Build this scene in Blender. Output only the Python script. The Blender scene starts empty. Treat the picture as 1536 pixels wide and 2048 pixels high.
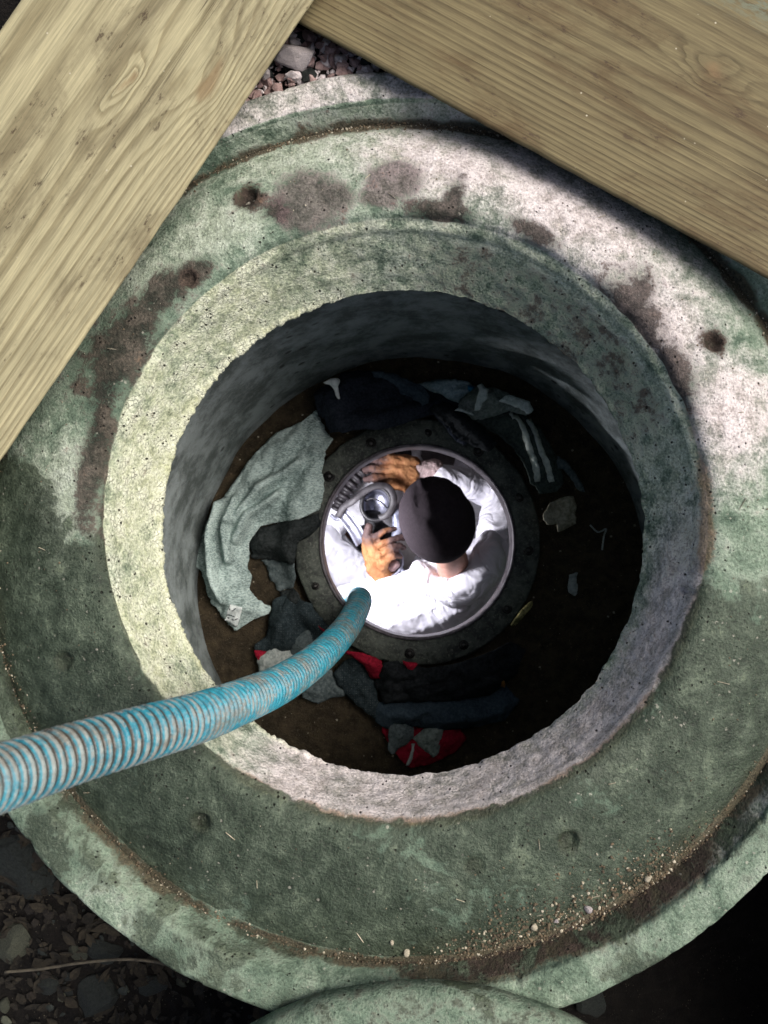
import bpy, bmesh, math, random
import numpy as np
from mathutils import Vector, Matrix, Quaternion
from mathutils.geometry import delaunay_2d_cdt

random.seed(7)
RNG = np.random.default_rng(7)
SC = bpy.context.scene
COL = SC.collection

# ------------------------------------------------------------------ camera
F_PX = 1540.0                      # focal length in photograph pixels (1536 x 2048)
CAM_H = 1.08                       # metres above the top of the concrete ring
NADIR = (42.0, 75.0)               # where straight down falls, pixels right / below the centre
_dc = Vector((NADIR[0], -NADIR[1], -F_PX)).normalized()
CAM_R = _dc.rotation_difference(Vector((0, 0, -1))).to_matrix()
cam_data = bpy.data.cameras.new('camera')
cam = bpy.data.objects.new('camera', cam_data)
COL.objects.link(cam)
cam.matrix_world = Matrix.Translation((0, 0, CAM_H)) @ CAM_R.to_4x4()
cam_data.sensor_fit = 'VERTICAL'
cam_data.sensor_height = 36.0
cam_data.lens = 36.0 * F_PX / 2048.0
cam_data.clip_start = 0.02
cam_data.clip_end = 500.0
cam_data.dof.use_dof = True
cam_data.dof.focus_distance = 1.30
cam_data.dof.aperture_fstop = 6.5
SC.camera = cam

# ------------------------------------------------------------------ light
SUN_AZ = math.radians(20)          # from +X (picture right) towards +Y (picture top)
SUN_EL = math.radians(51)
world = bpy.data.worlds.new('World')
SC.world = world
world.use_nodes = True
wn = world.node_tree
wn.nodes.clear()
w_out = wn.nodes.new('ShaderNodeOutputWorld')
w_bg = wn.nodes.new('ShaderNodeBackground')
w_sky = wn.nodes.new('ShaderNodeTexSky')
w_sky.sky_type = 'NISHITA'
w_sky.sun_disc = False
w_sky.sun_elevation = SUN_EL
w_sky.sun_rotation = math.radians(90) - SUN_AZ
w_sky.air_density = 0.7
w_sky.dust_density = 6.0
w_sky.ozone_density = 0.3
w_bg.inputs['Strength'].default_value = 0.14
wn.links.new(w_sky.outputs[0], w_bg.inputs[0])
wn.links.new(w_bg.outputs[0], w_out.inputs[0])
sun_data = bpy.data.lights.new('sun', 'SUN')
sun_data.energy = 3.7
sun_data.angle = math.radians(40)
sun_data.color = (1.0, 0.93, 0.91)
sun = bpy.data.objects.new('sun', sun_data)
COL.objects.link(sun)
_to_sun = Vector((math.cos(SUN_AZ) * math.cos(SUN_EL), math.sin(SUN_AZ) * math.cos(SUN_EL), math.sin(SUN_EL)))
sun.rotation_euler = _to_sun.to_track_quat('Z', 'Y').to_euler()
sun.location = _to_sun * 5

SC.render.engine = 'CYCLES'
SC.cycles.use_denoising = True
SC.cycles.use_adaptive_sampling = True
SC.cycles.adaptive_threshold = 0.02
SC.cycles.max_bounces = 4
SC.cycles.diffuse_bounces = 3
SC.cycles.caustics_reflective = False
SC.cycles.caustics_refractive = False
SC.view_settings.view_transform = 'Standard'
SC.view_settings.look = 'None'
SC.view_settings.gamma = 1.0
SC.view_settings.exposure = 0.18
SC.view_settings.use_curve_mapping = False

# ------------------------------------------------------------------ helpers
def P(px, py, z):
    """A photograph pixel on the horizontal plane at height z."""
    d = CAM_R @ Vector((px - 768.0, -(py - 1024.0), -F_PX))
    t = (z - CAM_H) / d.z
    return Vector((d.x * t, d.y * t, z))

def Q(px, py, depth):
    return P(px, py, CAM_H - depth)

def S(depth):
    return depth / F_PX            # metres per pixel

def tag(o, label=None, cat=None, group=None, kind=None):
    if label: o['label'] = label
    if cat: o['category'] = cat
    if group: o['group'] = group
    if kind: o['kind'] = kind
    return o

def empty(name, loc=(0, 0, 0)):
    o = bpy.data.objects.new(name, None)
    o.empty_display_size = 0.05
    o.location = loc
    COL.objects.link(o)
    return o

def link(name, me, mat=None, parent=None, smooth=True):
    o = bpy.data.objects.new(name, me)
    COL.objects.link(o)
    if mat and not me.materials: me.materials.append(mat)
    if parent is not None:
        o.parent = parent
        o.matrix_parent_inverse = Matrix.Translation(parent.location).inverted()
    if smooth:
        me.polygons.foreach_set('use_smooth', np.ones(len(me.polygons), dtype=bool))
    return o

def mesh_np(name, V, F):
    me = bpy.data.meshes.new(name)
    me.from_pydata(np.asarray(V, float).tolist(), [], [tuple(f) for f in F])
    me.update()
    return me

def attr(me, name, vals):
    a = me.attributes.new(name, 'FLOAT', 'POINT')
    a.data.foreach_set('value', np.asarray(vals, np.float32).ravel())

_perm = np.concatenate([np.random.default_rng(3).permutation(256)] * 2)
_grad = np.array([[1,1,0],[-1,1,0],[1,-1,0],[-1,-1,0],[1,0,1],[-1,0,1],[1,0,-1],[-1,0,-1],[0,1,1],[0,-1,1],[0,1,-1],[0,-1,-1],[1,1,0],[-1,1,0],[0,-1,1],[0,-1,-1]], float)
def pn(p):
    """Gradient noise, p (..., 3), about -1 to 1."""
    p = np.asarray(p, float)
    sh = p.shape[:-1]
    p = p.reshape(-1, 3)
    i = np.floor(p).astype(int); f = p - i; i &= 255
    u = f * f * f * (f * (f * 6 - 15) + 10)
    def g(dx, dy, dz):
        h = _perm[_perm[_perm[(i[:, 0] + dx) & 255] + ((i[:, 1] + dy) & 255)] + ((i[:, 2] + dz) & 255)] & 15
        return (_grad[h] * (f - np.array([dx, dy, dz]))).sum(1)
    L = lambda a, b, t: a + (b - a) * t
    x0 = L(L(g(0,0,0), g(1,0,0), u[:,0]), L(g(0,1,0), g(1,1,0), u[:,0]), u[:,1])
    x1 = L(L(g(0,0,1), g(1,0,1), u[:,0]), L(g(0,1,1), g(1,1,1), u[:,0]), u[:,1])
    return L(x0, x1, u[:, 2]).reshape(sh)

def fbm(p, o=4, gain=0.5):
    p = np.asarray(p, float); s = 0; a = 1
    for k in range(o):
        s = s + a * pn(p * 2 ** k + 17.3 * k); a *= gain
    return s

def sstep(a, b, x):
    t = np.clip((x - a) / (b - a), 0, 1)
    return t * t * (3 - 2 * t)

# ---- node materials
class NT:
    def __init__(s, name, rough=0.85, spec=0.25):
        s.m = bpy.data.materials.new(name); s.m.use_nodes = True
        s.t = s.m.node_tree; s.b = s.t.nodes['Principled BSDF']
        s.b.inputs['Roughness'].default_value = rough
        s.b.inputs['Specular IOR Level'].default_value = spec
        s.co = s.t.nodes.new('ShaderNodeTexCoord').outputs['Object']
    def n(s, t, **k):
        x = s.t.nodes.new(t)
        for a, v in k.items(): setattr(x, a, v)
        return x
    def put(s, sock, v):
        if isinstance(v, bpy.types.NodeSocket): s.t.links.new(v, sock)
        elif isinstance(v, (tuple, list)) and len(v) == 3 and sock.type == 'RGBA': sock.default_value = (*v, 1)
        else: sock.default_value = v
    def scale(s, v, co=None):
        x = s.n('ShaderNodeVectorMath', operation='MULTIPLY'); s.put(x.inputs[0], co or s.co); x.inputs[1].default_value = v
        return x.outputs[0]
    def add(s, a, b):
        x = s.n('ShaderNodeVectorMath', operation='ADD'); s.put(x.inputs[0], a); s.put(x.inputs[1], b); return x.outputs[0]
    def noise(s, sc, det=4, rough=0.55, dist=0.0, co=None, col=False):
        x = s.n('ShaderNodeTexNoise'); s.put(x.inputs['Vector'], co or s.co)
        x.inputs['Scale'].default_value = sc; x.inputs['Detail'].default_value = det
        x.inputs['Roughness'].default_value = rough; x.inputs['Distortion'].default_value = dist
        return x.outputs['Color' if col else 0]
    def vor(s, sc, feat='F1', co=None, out='Distance', rnd=1.0):
        x = s.n('ShaderNodeTexVoronoi', feature=feat); s.put(x.inputs['Vector'], co or s.co)
        x.inputs['Scale'].default_value = sc; x.inputs['Randomness'].default_value = rnd
        return x.outputs[out]
    def math(s, op, a, b=0.0, c=0.0, clamp=False):
        x = s.n('ShaderNodeMath', operation=op, use_clamp=clamp)
        s.put(x.inputs[0], a); s.put(x.inputs[1], b); s.put(x.inputs[2], c); return x.outputs[0]
    def step(s, a, b, v):
        x = s.n('ShaderNodeMapRange', interpolation_type='SMOOTHSTEP'); s.put(x.inputs['Value'], v)
        x.inputs['From Min'].default_value = a; x.inputs['From Max'].default_value = b; return x.outputs[0]
    def mix(s, f, a, b, blend='MIX'):
        x = s.n('ShaderNodeMix', data_type='RGBA', blend_type=blend)
        s.put(x.inputs[0], f); s.put(x.inputs[6], a); s.put(x.inputs[7], b); return x.outputs[2]
    def ramp(s, v, stops):
        x = s.n('ShaderNodeValToRGB'); s.put(x.inputs[0], v); e = x.color_ramp.elements
        while len(e) < len(stops): e.new(0.5)
        for k, (p, c) in enumerate(stops): e[k].position = p; e[k].color = (*c, 1)
        return x.outputs[0]
    def at(s, name):
        x = s.n('ShaderNodeAttribute', attribute_name=name); return x.outputs['Fac']
    def bump(s, h, dist, strength=1.0, normal=None):
        x = s.n('ShaderNodeBump'); s.put(x.inputs['Height'], h)
        x.inputs['Distance'].default_value = dist; x.inputs['Strength'].default_value = strength
        if normal is not None: s.put(x.inputs['Normal'], normal)
        return x.outputs[0]
    def col(s, c): s.put(s.b.inputs['Base Color'], c); return s
    def rough(s, c): s.put(s.b.inputs['Roughness'], c); return s
    def nrm(s, c): s.put(s.b.inputs['Normal'], c); return s

# ------------------------------------------------------------------ materials
def concrete_mat(name, part):
    t = NT(name, 0.9, 0.2)
    mid = t.noise(13, 8, 0.72, 0.7)
    fine = t.noise(260, 3, 0.70)
    gate = t.noise(42, 4, 0.68)
    strk = t.at('streak')
    base = t.math('MULTIPLY_ADD', t.math('SUBTRACT', gate, 0.5), 0.55, t.math('MULTIPLY_ADD', t.math('SUBTRACT', strk, 0.5), 0.13, mid))
    c = t.ramp(base, [(0.28, (0.055, 0.085, 0.060)), (0.42, (0.115, 0.162, 0.116)), (0.54, (0.178, 0.232, 0.172)), (0.72, (0.30, 0.36, 0.285))])
    ripple = t.math('ADD', t.math('MULTIPLY', t.math('SUBTRACT', gate, 0.5), 1.0), t.math('MULTIPLY', t.math('SUBTRACT', fine, 0.5), 0.5))
    def mask(an, soft=0.12, k=0.55, kr=0.6):
        v = t.math('MULTIPLY_ADD', t.math('SUBTRACT', mid, 0.5), k, t.at(an))
        return t.step(0.5 - soft, 0.5 + soft, t.math('MULTIPLY_ADD', ripple, kr, v))
    c = t.mix(t.math('MULTIPLY', mask('pale', 0.30, 1.5, 1.0), 0.8), c, t.mix(t.step(0.30, 0.70, gate), (0.235, 0.275, 0.205), (0.38, 0.43, 0.35)))
    c = t.mix(t.math('MULTIPLY', mask('pink_lit', 0.45, 1.4, 0.8), 0.92), c, t.mix(t.step(0.34, 0.62, gate), (0.33, 0.295, 0.28), (0.54, 0.50, 0.49)))  # pinkish tone of the lit areas, brightness put into the colour
    c = t.mix(t.math('MULTIPLY', mask('yellow', 0.35, 1.2, 0.8), 0.85), c, t.mix(t.step(0.3, 0.7, gate), (0.36, 0.38, 0.235), (0.58, 0.605, 0.475)))
    c = t.mix(t.math('MULTIPLY', mask('dirt', 0.16, 0.8, 0.9), 0.9), c, t.mix(fine, (0.022, 0.018, 0.011), (0.085, 0.068, 0.040)))
    c = t.mix(t.math('MULTIPLY', mask('brown', 0.24, 1.7, 1.8), 0.90), c, t.mix(t.step(0.36, 0.68, gate), (0.008, 0.006, 0.005), (0.052, 0.038, 0.030)))
    c = t.mix(t.math('MULTIPLY', mask('purple', 0.16, 0.6, 0.7), 0.80), c, t.mix(t.step(0.3, 0.7, gate), (0.036, 0.026, 0.026), (0.108, 0.083, 0.080)))
    c = t.mix(t.math('MULTIPLY', mask('rust', 0.25, 1.8, 1.2), 0.7), c, t.mix(fine, (0.075, 0.042, 0.020), (0.22, 0.14, 0.07)))
    wet_shade = mask('wet_shade', 0.10, 1.5, 0.7)  # damp stains, plus the painted shade of the lower side
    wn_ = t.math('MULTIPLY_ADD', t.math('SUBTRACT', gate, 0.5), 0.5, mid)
    c = t.mix(t.math('MULTIPLY', wet_shade, 0.90), c, t.ramp(wn_, [(0.32, (0.012, 0.017, 0.011)), (0.46, (0.023, 0.033, 0.021)), (0.56, (0.035, 0.049, 0.032)), (0.72, (0.085, 0.115, 0.074))]))
    po = t.vor(105, co=t.scale((1, 1, 0.55)) if part == 'neck' else None)
    pore = t.math('MULTIPLY', t.step(0.22, 0.10, po), t.step(0.51, 0.57, gate) if part == 'neck' else t.step(0.55, 0.60, gate))
    agg = t.math('MULTIPLY', t.step(0.30, 0.18, po), t.step(0.42, 0.36, gate))
    c = t.mix(t.math('MULTIPLY', agg, 0.35), c, (0.50, 0.48, 0.40))
    c = t.mix(t.math('MULTIPLY', pore, 0.92), c, (0.012, 0.011, 0.008))
    pit = t.step(0.38, 0.31, fine)
    c = t.mix(t.math('MULTIPLY', pit, 0.4), c, (0.030, 0.030, 0.022))
    c = t.mix(1.0, c, t.ramp(fine, [(0.30, (0.62, 0.62, 0.62)), (0.70, (1.40, 1.40, 1.40))]), 'MULTIPLY')
    h = t.math('SUBTRACT', t.math('MULTIPLY_ADD', gate, 1.2, t.math('MULTIPLY', fine, 0.6)), t.math('MULTIPLY', pore, 1.2))
    d = 0.005
    if part == 'neck':
        ck = t.vor(120, 'DISTANCE_TO_EDGE', co=t.add(t.co, t.scale((0.012, 0.012, 0.012), t.noise(30, 2, col=True))))
        crack = t.math('MULTIPLY', t.step(0.09, 0.0, ck), t.math('MULTIPLY', t.step(0.35, 0.6, t.at('yellow')), t.step(0.48, 0.62, gate)))
        c = t.mix(t.math('MULTIPLY', crack, 0.30), c, (0.13, 0.13, 0.07))
        h = t.math('SUBTRACT', h, t.math('MULTIPLY', crack, 0.35))
        h = t.math('MULTIPLY_ADD', gate, -0.5, h)
        d = 0.005
    t.col(c)
    t.rough(t.math('SUBTRACT', 0.92, t.math('MULTIPLY', wet_shade, 0.45)))
    t.nrm(t.bump(h, d, 0.9))
    return t.m

def wood_mat(name, light, dark, moss=0.0, stainc=None):
    """Board with X along the grain, Y across, Z up."""
    t = NT(name, 0.75, 0.2)
    w = t.noise(1.0, 2, 0.5, co=t.scale((1.6, 7.0, 7.0)))
    w2 = t.noise(1.0, 2, 0.5, co=t.scale((4.0, 40.0, 40.0)))
    kd = t.at('knot')
    g = t.math('MULTIPLY_ADD', t.math('SUBTRACT', w, 0.5), 0.9, t.at('ring'))
    g = t.math('MULTIPLY_ADD', t.math('SUBTRACT', w2, 0.5), 0.6, g)
    fr = t.math('FRACT', g)
    band = t.math('MULTIPLY', t.step(0.35, 0.84, fr), t.step(1.0, 0.86, fr))
    band = t.math('MULTIPLY', band, t.math('MULTIPLY', t.step(0.15, 0.50, w), t.math('MULTIPLY_ADD', w2, 0.9, 0.6)))
    fib = t.noise(1.0, 4, 0.7, co=t.scale((11, 330, 330)))
    stain = t.noise(1.0, 6, 0.68, 0.6, co=t.scale((5.0, 13.0, 13.0)))
    c = t.mix(t.math('MULTIPLY', band, 0.55), light, dark)
    sc_ = stainc or tuple(v * 0.45 for v in dark)
    c = t.mix(t.math('MULTIPLY', t.step(0.44, 0.68, stain), 0.72), c, sc_)
    c = t.mix(t.math('MULTIPLY', t.step(0.46, 0.30, stain), 0.25), c, tuple(min(0.7, v * 1.35) for v in light))
    c = t.mix(1.0, c, t.ramp(fib, [(0.3, (0.66, 0.66, 0.66)), (0.7, (1.22, 1.22, 1.22))]), 'MULTIPLY')
    sp_ = t.noise(1.0, 4, 0.75, co=t.scale((34, 80, 80)))
    spots = t.math('MULTIPLY', t.step(0.57, 0.66, sp_), t.step(0.46, 0.58, stain))
    pale_ = t.math('MULTIPLY', t.step(0.10, 0.05, t.vor(60)), t.step(0.55, 0.62, w2))
    c = t.mix(t.math('MULTIPLY', spots, 0.8), c, (0.045, 0.030, 0.018))
    c = t.mix(t.math('MULTIPLY', pale_, 0.8), c, (0.42, 0.40, 0.30))
    crk = t.noise(1.0, 2, 0.5, co=t.scale((1.4, 60, 60)))
    crack = t.math('MULTIPLY', t.step(0.012, 0.0, t.math('ABSOLUTE', t.math('SUBTRACT', crk, 0.5))), t.step(0.50, 0.62, w))
    c = t.mix(t.math('MULTIPLY', crack, 0.7), c, (0.035, 0.024, 0.014))
    c = t.mix(t.math('MULTIPLY', kd, 0.70), c, t.mix(fib, (0.09, 0.058, 0.028), (0.24, 0.17, 0.085)))
    if moss:
        mm = t.math('MULTIPLY', t.at('moss'), t.step(0.42, 0.56, sp_))
        c = t.mix(t.math('MULTIPLY', mm, moss), c, t.mix(sp_, (0.03, 0.035, 0.018), (0.20, 0.24, 0.18)))
    t.col(c)
    h = t.math('ADD', t.math('MULTIPLY', band, 0.8), t.math('MULTIPLY', fib, 0.6))
    t.nrm(t.bump(t.math('SUBTRACT', h, crack), 0.0006, 0.8))
    return t.m

def cloth_mat(name, c1, c2, sc=180, stretch=(1, 1, 1), grid=None, sheen=0.0, big=14):
    t = NT(name, 0.95, 0.1)
    a = t.noise(sc, 3, 0.7, co=t.scale(stretch))
    b = t.noise(big, 4, 0.6)
    f = t.math('ADD', t.math('MULTIPLY', a, 0.65), t.math('MULTIPLY', b, 0.35))
    c = t.mix(t.step(0.36, 0.64, f), c1, c2)
    dirt = t.step(0.55, 0.75, t.noise(9, 5, 0.7))
    c = t.mix(t.math('MULTIPLY', dirt, 0.5), c, tuple(v * 0.35 for v in c1))
    if grid:
        s1 = t.vor(grid[0], rnd=0.12)
        c = t.mix(t.step(0.28, 0.18, s1), c, grid[1])
    rg = t.math('ABSOLUTE', t.math('SUBTRACT', t.noise(24, 3, 0.55, 1.4), 0.5))
    h = t.math('MULTIPLY_ADD', rg, -3.0, t.math('MULTIPLY', a, 0.2))
    t.col(c).nrm(t.bump(h, 0.0045, 0.7))
    return t.m

def soil_mat(name, c1, c2, c3):
    t = NT(name, 0.95, 0.2)
    a = t.noise(30, 6, 0.7); b = t.noise(220, 4, 0.7)
    c = t.mix(t.step(0.35, 0.65, a), c1, c2)
    c = t.mix(t.math('MULTIPLY', t.step(0.52, 0.7, b), 0.8), c, c3)
    sp = t.math('MULTIPLY', t.step(0.16, 0.08, t.vor(150)), t.step(0.5, 0.62, t.noise(18, 3)))
    c = t.mix(t.math('MULTIPLY', sp, 0.6), c, (0.30, 0.27, 0.19))
    t.col(c).nrm(t.bump(t.math('ADD', t.math('MULTIPLY', a, 1.5), b), 0.012, 0.9))
    return t.m

def stone_mat(name, c1, c2, c3, sc=30):
    t = NT(name, 0.9, 0.25)
    a = t.noise(sc, 5, 0.65, 0.5); b = t.noise(sc * 8, 4, 0.7)
    c = t.mix(t.step(0.35, 0.62, a), c1, c2)
    c = t.mix(t.math('MULTIPLY', t.step(0.5, 0.7, b), 0.7), c, c3)
    t.col(c).nrm(t.bump(t.math('ADD', a, t.math('MULTIPLY', b, 0.5)), 0.005, 0.8))
    return t.m

def plain_mat(name, c1, c2, rough=0.6, metal=0.0, sc=60, spec=0.4, bumpd=0.001):
    t = NT(name, rough, spec)
    a = t.noise(sc, 5, 0.65)
    t.col(t.mix(t.step(0.35, 0.65, a), c1, c2))
    t.b.inputs['Metallic'].default_value = metal
    t.rough(t.math('ADD', rough - 0.1, t.math('MULTIPLY', a, 0.25)))
    t.nrm(t.bump(t.noise(sc * 4, 4), bumpd, 0.7))
    return t.m

# ------------------------------------------------------------------ structure: concrete ring
NTH = 1100
TH = np.linspace(0, 2 * math.pi, NTH, endpoint=False)
def px_circle(cx, cy, r, z):
    c = P(cx, cy, z)
    return c.x, c.y, r * S(CAM_H - z)

# control profile: centre x, centre y, radius, z, number of rows to the next point
c_rim = px_circle(803, 1075, 965, 0.0)
c_in = px_circle(803, 1066, 892, 0.0)
c_gr = px_circle(803, 1066, 838, -0.040)
c_nt = px_circle(803, 1032, 584, -0.01)
Z_JG = -0.115
c_jg = px_circle(800, 1058, 484, Z_JG)
SH_Z = -0.93
c_fl = px_circle(842, 1160, 448, SH_Z)

prof = []           # rows: cx, cy, r, z
seg_start = {}
def seg(name, a, b, n, curve=None):
    seg_start[name] = len(prof)
    for k in range(n):
        u = k / n
        row = [a[0] + (b[0] - a[0]) * u, a[1] + (b[1] - a[1]) * u, a[2] + (b[2] - a[2]) * u, a[3] + (b[3] - a[3]) * u]
        if curve: row = curve(u, row)
        prof.append(row)
def zc(c, z, dr=0.0): return (c[0], c[1], c[2] + dr, z)
seg('outer', zc(c_rim, -1.25), zc(c_rim, -0.012), 30)
seg('rim', zc(c_rim, -0.012), zc(c_rim, 0.0, -0.010), 5, lambda u, r: [r[0], r[1], c_rim[2] - 0.010 * (1 - math.cos(u * math.pi / 2)), -0.012 + 0.012 * math.sin(u * math.pi / 2)])
seg('rimtop', zc(c_rim, 0.0, -0.010), zc(c_in, 0.0, 0.008), 20)
seg('rimedge', zc(c_in, 0.0, 0.008), zc(c_in, -0.008), 5, lambda u, r: [r[0], r[1], c_in[2] + 0.008 * (1 - math.sin(u * math.pi / 2)), -0.008 * (1 - math.cos(u * math.pi / 2))])
seg('bevel', zc(c_in, -0.008), zc(c_gr, -0.040), 16)
def dome(u, row):
    row[3] = c_gr3 + (0.012 - c_gr3) * (1 - (1 - u) ** 1.9)
    return row
c_gr3 = -0.040
seg('shoulder', zc(c_gr, -0.040), zc(c_nt, 0.012, 0.030), 86, dome)
LIP_Z = -0.022
seg('lip', zc(c_nt, 0.012, 0.030), zc(c_nt, LIP_Z), 14, lambda u, r: [r[0], r[1], c_nt[2] + 0.030 * (1 - math.sin(u * math.pi / 2)), 0.012 + (LIP_Z - 0.012) * (1 - math.cos(u * math.pi / 2))])
seg('neck', zc(c_nt, LIP_Z), zc(c_jg, Z_JG), 74)
seg('under', zc(c_jg, Z_JG), zc(c_jg, Z_JG - 0.014, 0.012), 6)
seg('under2', zc(c_jg, Z_JG - 0.014, 0.012), zc(c_jg, Z_JG - 0.03, 0.24), 14)
prof.append(list(zc(c_jg, Z_JG - 0.03, 0.24)))
PR = np.array(prof)
NR = len(PR)
ct, st = np.cos(TH), np.sin(TH)
V = np.zeros((NR, NTH, 3))
V[:, :, 0] = PR[:, 0:1] + PR[:, 2:3] * ct
V[:, :, 1] = PR[:, 1:2] + PR[:, 2:3] * st
V[:, :, 2] = PR[:, 3:4]
# profile normals
dr = np.gradient(PR[:, 2]); dz = np.gradient(PR[:, 3])
nl = np.hypot(dr, dz) + 1e-9
nr_, nz_ = dz / nl, -dr / nl
N = np.zeros_like(V)
N[:, :, 0] = nr_[:, None] * ct; N[:, :, 1] = nr_[:, None] * st; N[:, :, 2] = nz_[:, None]
idx = np.arange(NR)[:, None] * np.ones((1, NTH))
isneck = sstep(seg_start['lip'] + 8, seg_start['neck'] + 8, idx) * (1 - sstep(seg_start['under2'], seg_start['under2'] + 6, idx))
disp = 0.0024 * fbm(V * 6, 3) + 0.0010 * fbm(V * 34, 3) * (1 + 0.6 * isneck)
disp += isneck * 0.0016 * fbm(V * np.array([26, 26, 26]), 3)
# chipped rim edge
edge = np.exp(-((idx - seg_start['rim'] - 3) / 4.0) ** 2) + np.exp(-((idx - seg_start['rimedge'] - 2) / 4.0) ** 2)
disp -= edge * 0.004 * sstep(0.25, 0.7, fbm(V * 30, 3))
# ragged lower mouth of the neck
jag = np.exp(-((idx - seg_start['under']) / 6.0) ** 2)
ang = np.stack([ct, st, 0 * ct], -1)
jn = fbm(ang[None] * 9 + 5, 5, 0.62)
V[:, :, 2] += jag * 0.0045 * jn
leftness = sstep(0.1, -0.7, ct)[None]
disp += jag * (0.0024 * fbm(ang[None] * 15 + 9, 5, 0.6) + 0.005 * leftness * (0.5 + np.abs(fbm(ang[None] * 34, 3))))
# recesses on the shoulder: px, py, radius px, depth
for hx, hy, hr, hd in [(1130, 1668, 21, 0.010), (410, 1632, 18, 0.009), (500, 405, 21, 0.009), (1415, 692, 20, 0.012), (140, 1318, 20, 0.005), (1371, 1181, 8, 0.008), (945, 1715, 24, 0.003), (390, 572, 16, 0.007)]:
    c = P(hx, hy, -0.02); R = hr * S(1.1)
    d = np.hypot(V[:, :, 0] - c.x, V[:, :, 1] - c.y) / R + 0.16 * fbm(V * 90, 2)
    disp -= hd * sstep(1.1, 0.55, d)
# worn step between shoulder and neck in the upper half
stepm = np.exp(-((idx - seg_start['lip'] - 8) / 3.0) ** 2) * sstep(-0.3, 0.5, st)[None]
disp -= 0.007 * stepm * (0.6 + fbm(V * 18, 2))
V += N * disp[:, :, None]

def blob(px, py, rx, ry, rot=0.0, z=-0.02, soft=1.0):
    """Soft spot (1 in the middle, 0.5 at the border) for stains and painted light, in metres on the ring."""
    c = P(px, py, z); s = S(CAM_H - z)
    dx = (V[:, :, 0] - c.x) / s; dy = -(V[:, :, 1] - c.y) / s
    a = math.radians(rot); ca, sa = math.cos(a), math.sin(a)
    u = (dx * ca + dy * sa) / rx; v = (-dx * sa + dy * ca) / ry
    return np.clip(1 - 0.5 * (u * u + v * v) ** (0.5 * soft), 0, 1)
def mx(*bs): return np.maximum.reduce(bs)
on_top = (idx < seg_start['lip'] + 8) & (idx > seg_start['bevel'])
M_purple = mx(blob(622, 412, 66, 62), blob(668, 410, 44, 34), blob(788, 376, 54, 46), blob(600, 450, 44, 34), blob(760, 412, 40, 24)) * on_top
M_pink_lit = mx(blob(930, 345, 190, 80, 12), blob(1130, 440, 250, 105, 36), blob(1300, 660, 180, 105, 58), blob(1430, 830, 110, 110)) * on_top  # daylight patch on the upper right ledge put into the colour
M_pale = mx(blob(800, 310, 330, 110, 6), blob(640, 310, 200, 60, -10), blob(150, 990, 75, 125, 10), blob(440, 480, 150, 60, -35), blob(1290, 1020, 70, 130), blob(1240, 1300, 40, 60, 20), blob(300, 560, 90, 90) * 0.8, blob(1200, 1520, 100, 30, -30) * 0.8) * on_top
neck_rows = (idx >= seg_start['lip'] + 7)
an = np.arctan2(st, ct)[None] + 0 * idx
def arc(a0, a1, w=18):
    m = (a0 + a1) / 2; h = (a1 - a0) / 2
    d = np.abs((np.degrees(an) - m + 180) % 360 - 180)
    return sstep(h + w, h - w, d)
u_neck = np.clip((idx - seg_start['neck']) / 74.0, 0, 1)
M_pink_lit = M_pink_lit + neck_rows * arc(236, 362, 14) * (0.80 - 0.55 * sstep(0.45, 0.95, u_neck) * arc(310, 370))  # bright lit band of the lower neck put into the colour
M_pale = M_pale + neck_rows * arc(-10, 110, 20) * 0.56 + neck_rows * arc(215, 245, 14) * 0.6  # first neck arc: fill light of the shaded upper right put into colour
M_pale = M_pale + (idx > seg_start['outer'] + 28) * (idx < seg_start['bevel'] + 2) * (0.30 - 0.16 * arc(180, 350, 12))
M_wet_shade = 0
M_pink_lit = M_pink_lit + (idx > seg_start['outer'] + 25) * (idx < seg_start['bevel'] - 2) * arc(55, 125, 14) * 0.62 + (idx > seg_start['bevel']) * (idx < seg_start['shoulder']) * arc(300, 345, 12) * 0.45  # lit top of the upper rim put into the colour; pinkish bevel
M_yellow = neck_rows * (arc(105, 232, 14) * (0.62 + 0.2 * fbm(V * 9, 2)) + 0.36 * arc(-15, 105, 14)) + jag * leftness * 0.5  # weaker neck arc brightens the shaded upper right by colour
M_brown = mx(blob(212, 900, 24, 150, 8), blob(262, 690, 46, 110, 38), blob(240, 760, 36, 90, 25), blob(335, 600, 60, 34, -40), blob(400, 560, 40, 24, -35), blob(560, 440, 30, 20) * 0.8,
             blob(905, 415, 16, 36, 15), blob(880, 440, 60, 16, 8), blob(1060, 480, 50, 14, 28), blob(1255, 640, 40, 70, -32), blob(1330, 770, 40, 60, -20),
             blob(1270, 590, 30, 40) * 0.8, blob(505, 405, 24, 24), blob(1415, 690, 24, 24), blob(230, 1010, 16, 120, 3)) * on_top
M_brown = np.clip(M_brown * 1.22, 0, 1)
M_brown = np.maximum(M_brown, (idx > seg_start['bevel'] + 2) * (idx < seg_start['shoulder'] + 3) * arc(270, 318, 10) * 0.62)
M_brown = np.maximum(M_brown, neck_rows * arc(20, 85, 10) * sstep(0.0, 0.2, u_neck) * 0.40)
M_wet_shade = mx(blob(-10, 1100, 150, 165, 0, soft=2) * 1.3, blob(190, 1250, 120, 165, -12, soft=2) * 1.2, blob(360, 1450, 140, 150, -30, soft=2), blob(110, 1330, 170, 200, soft=2)) * on_top
M_wet_shade = np.maximum(M_wet_shade, 0.90 * arc(200, 350, 12) * (idx > seg_start['shoulder'] + 6) * sstep(seg_start['lip'] + 13, seg_start['lip'] + 5, idx) * (0.82 + 0.35 * fbm(V * 6 + 2, 3)))  # lower ledge: its shade is put into the colour along with damp
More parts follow.
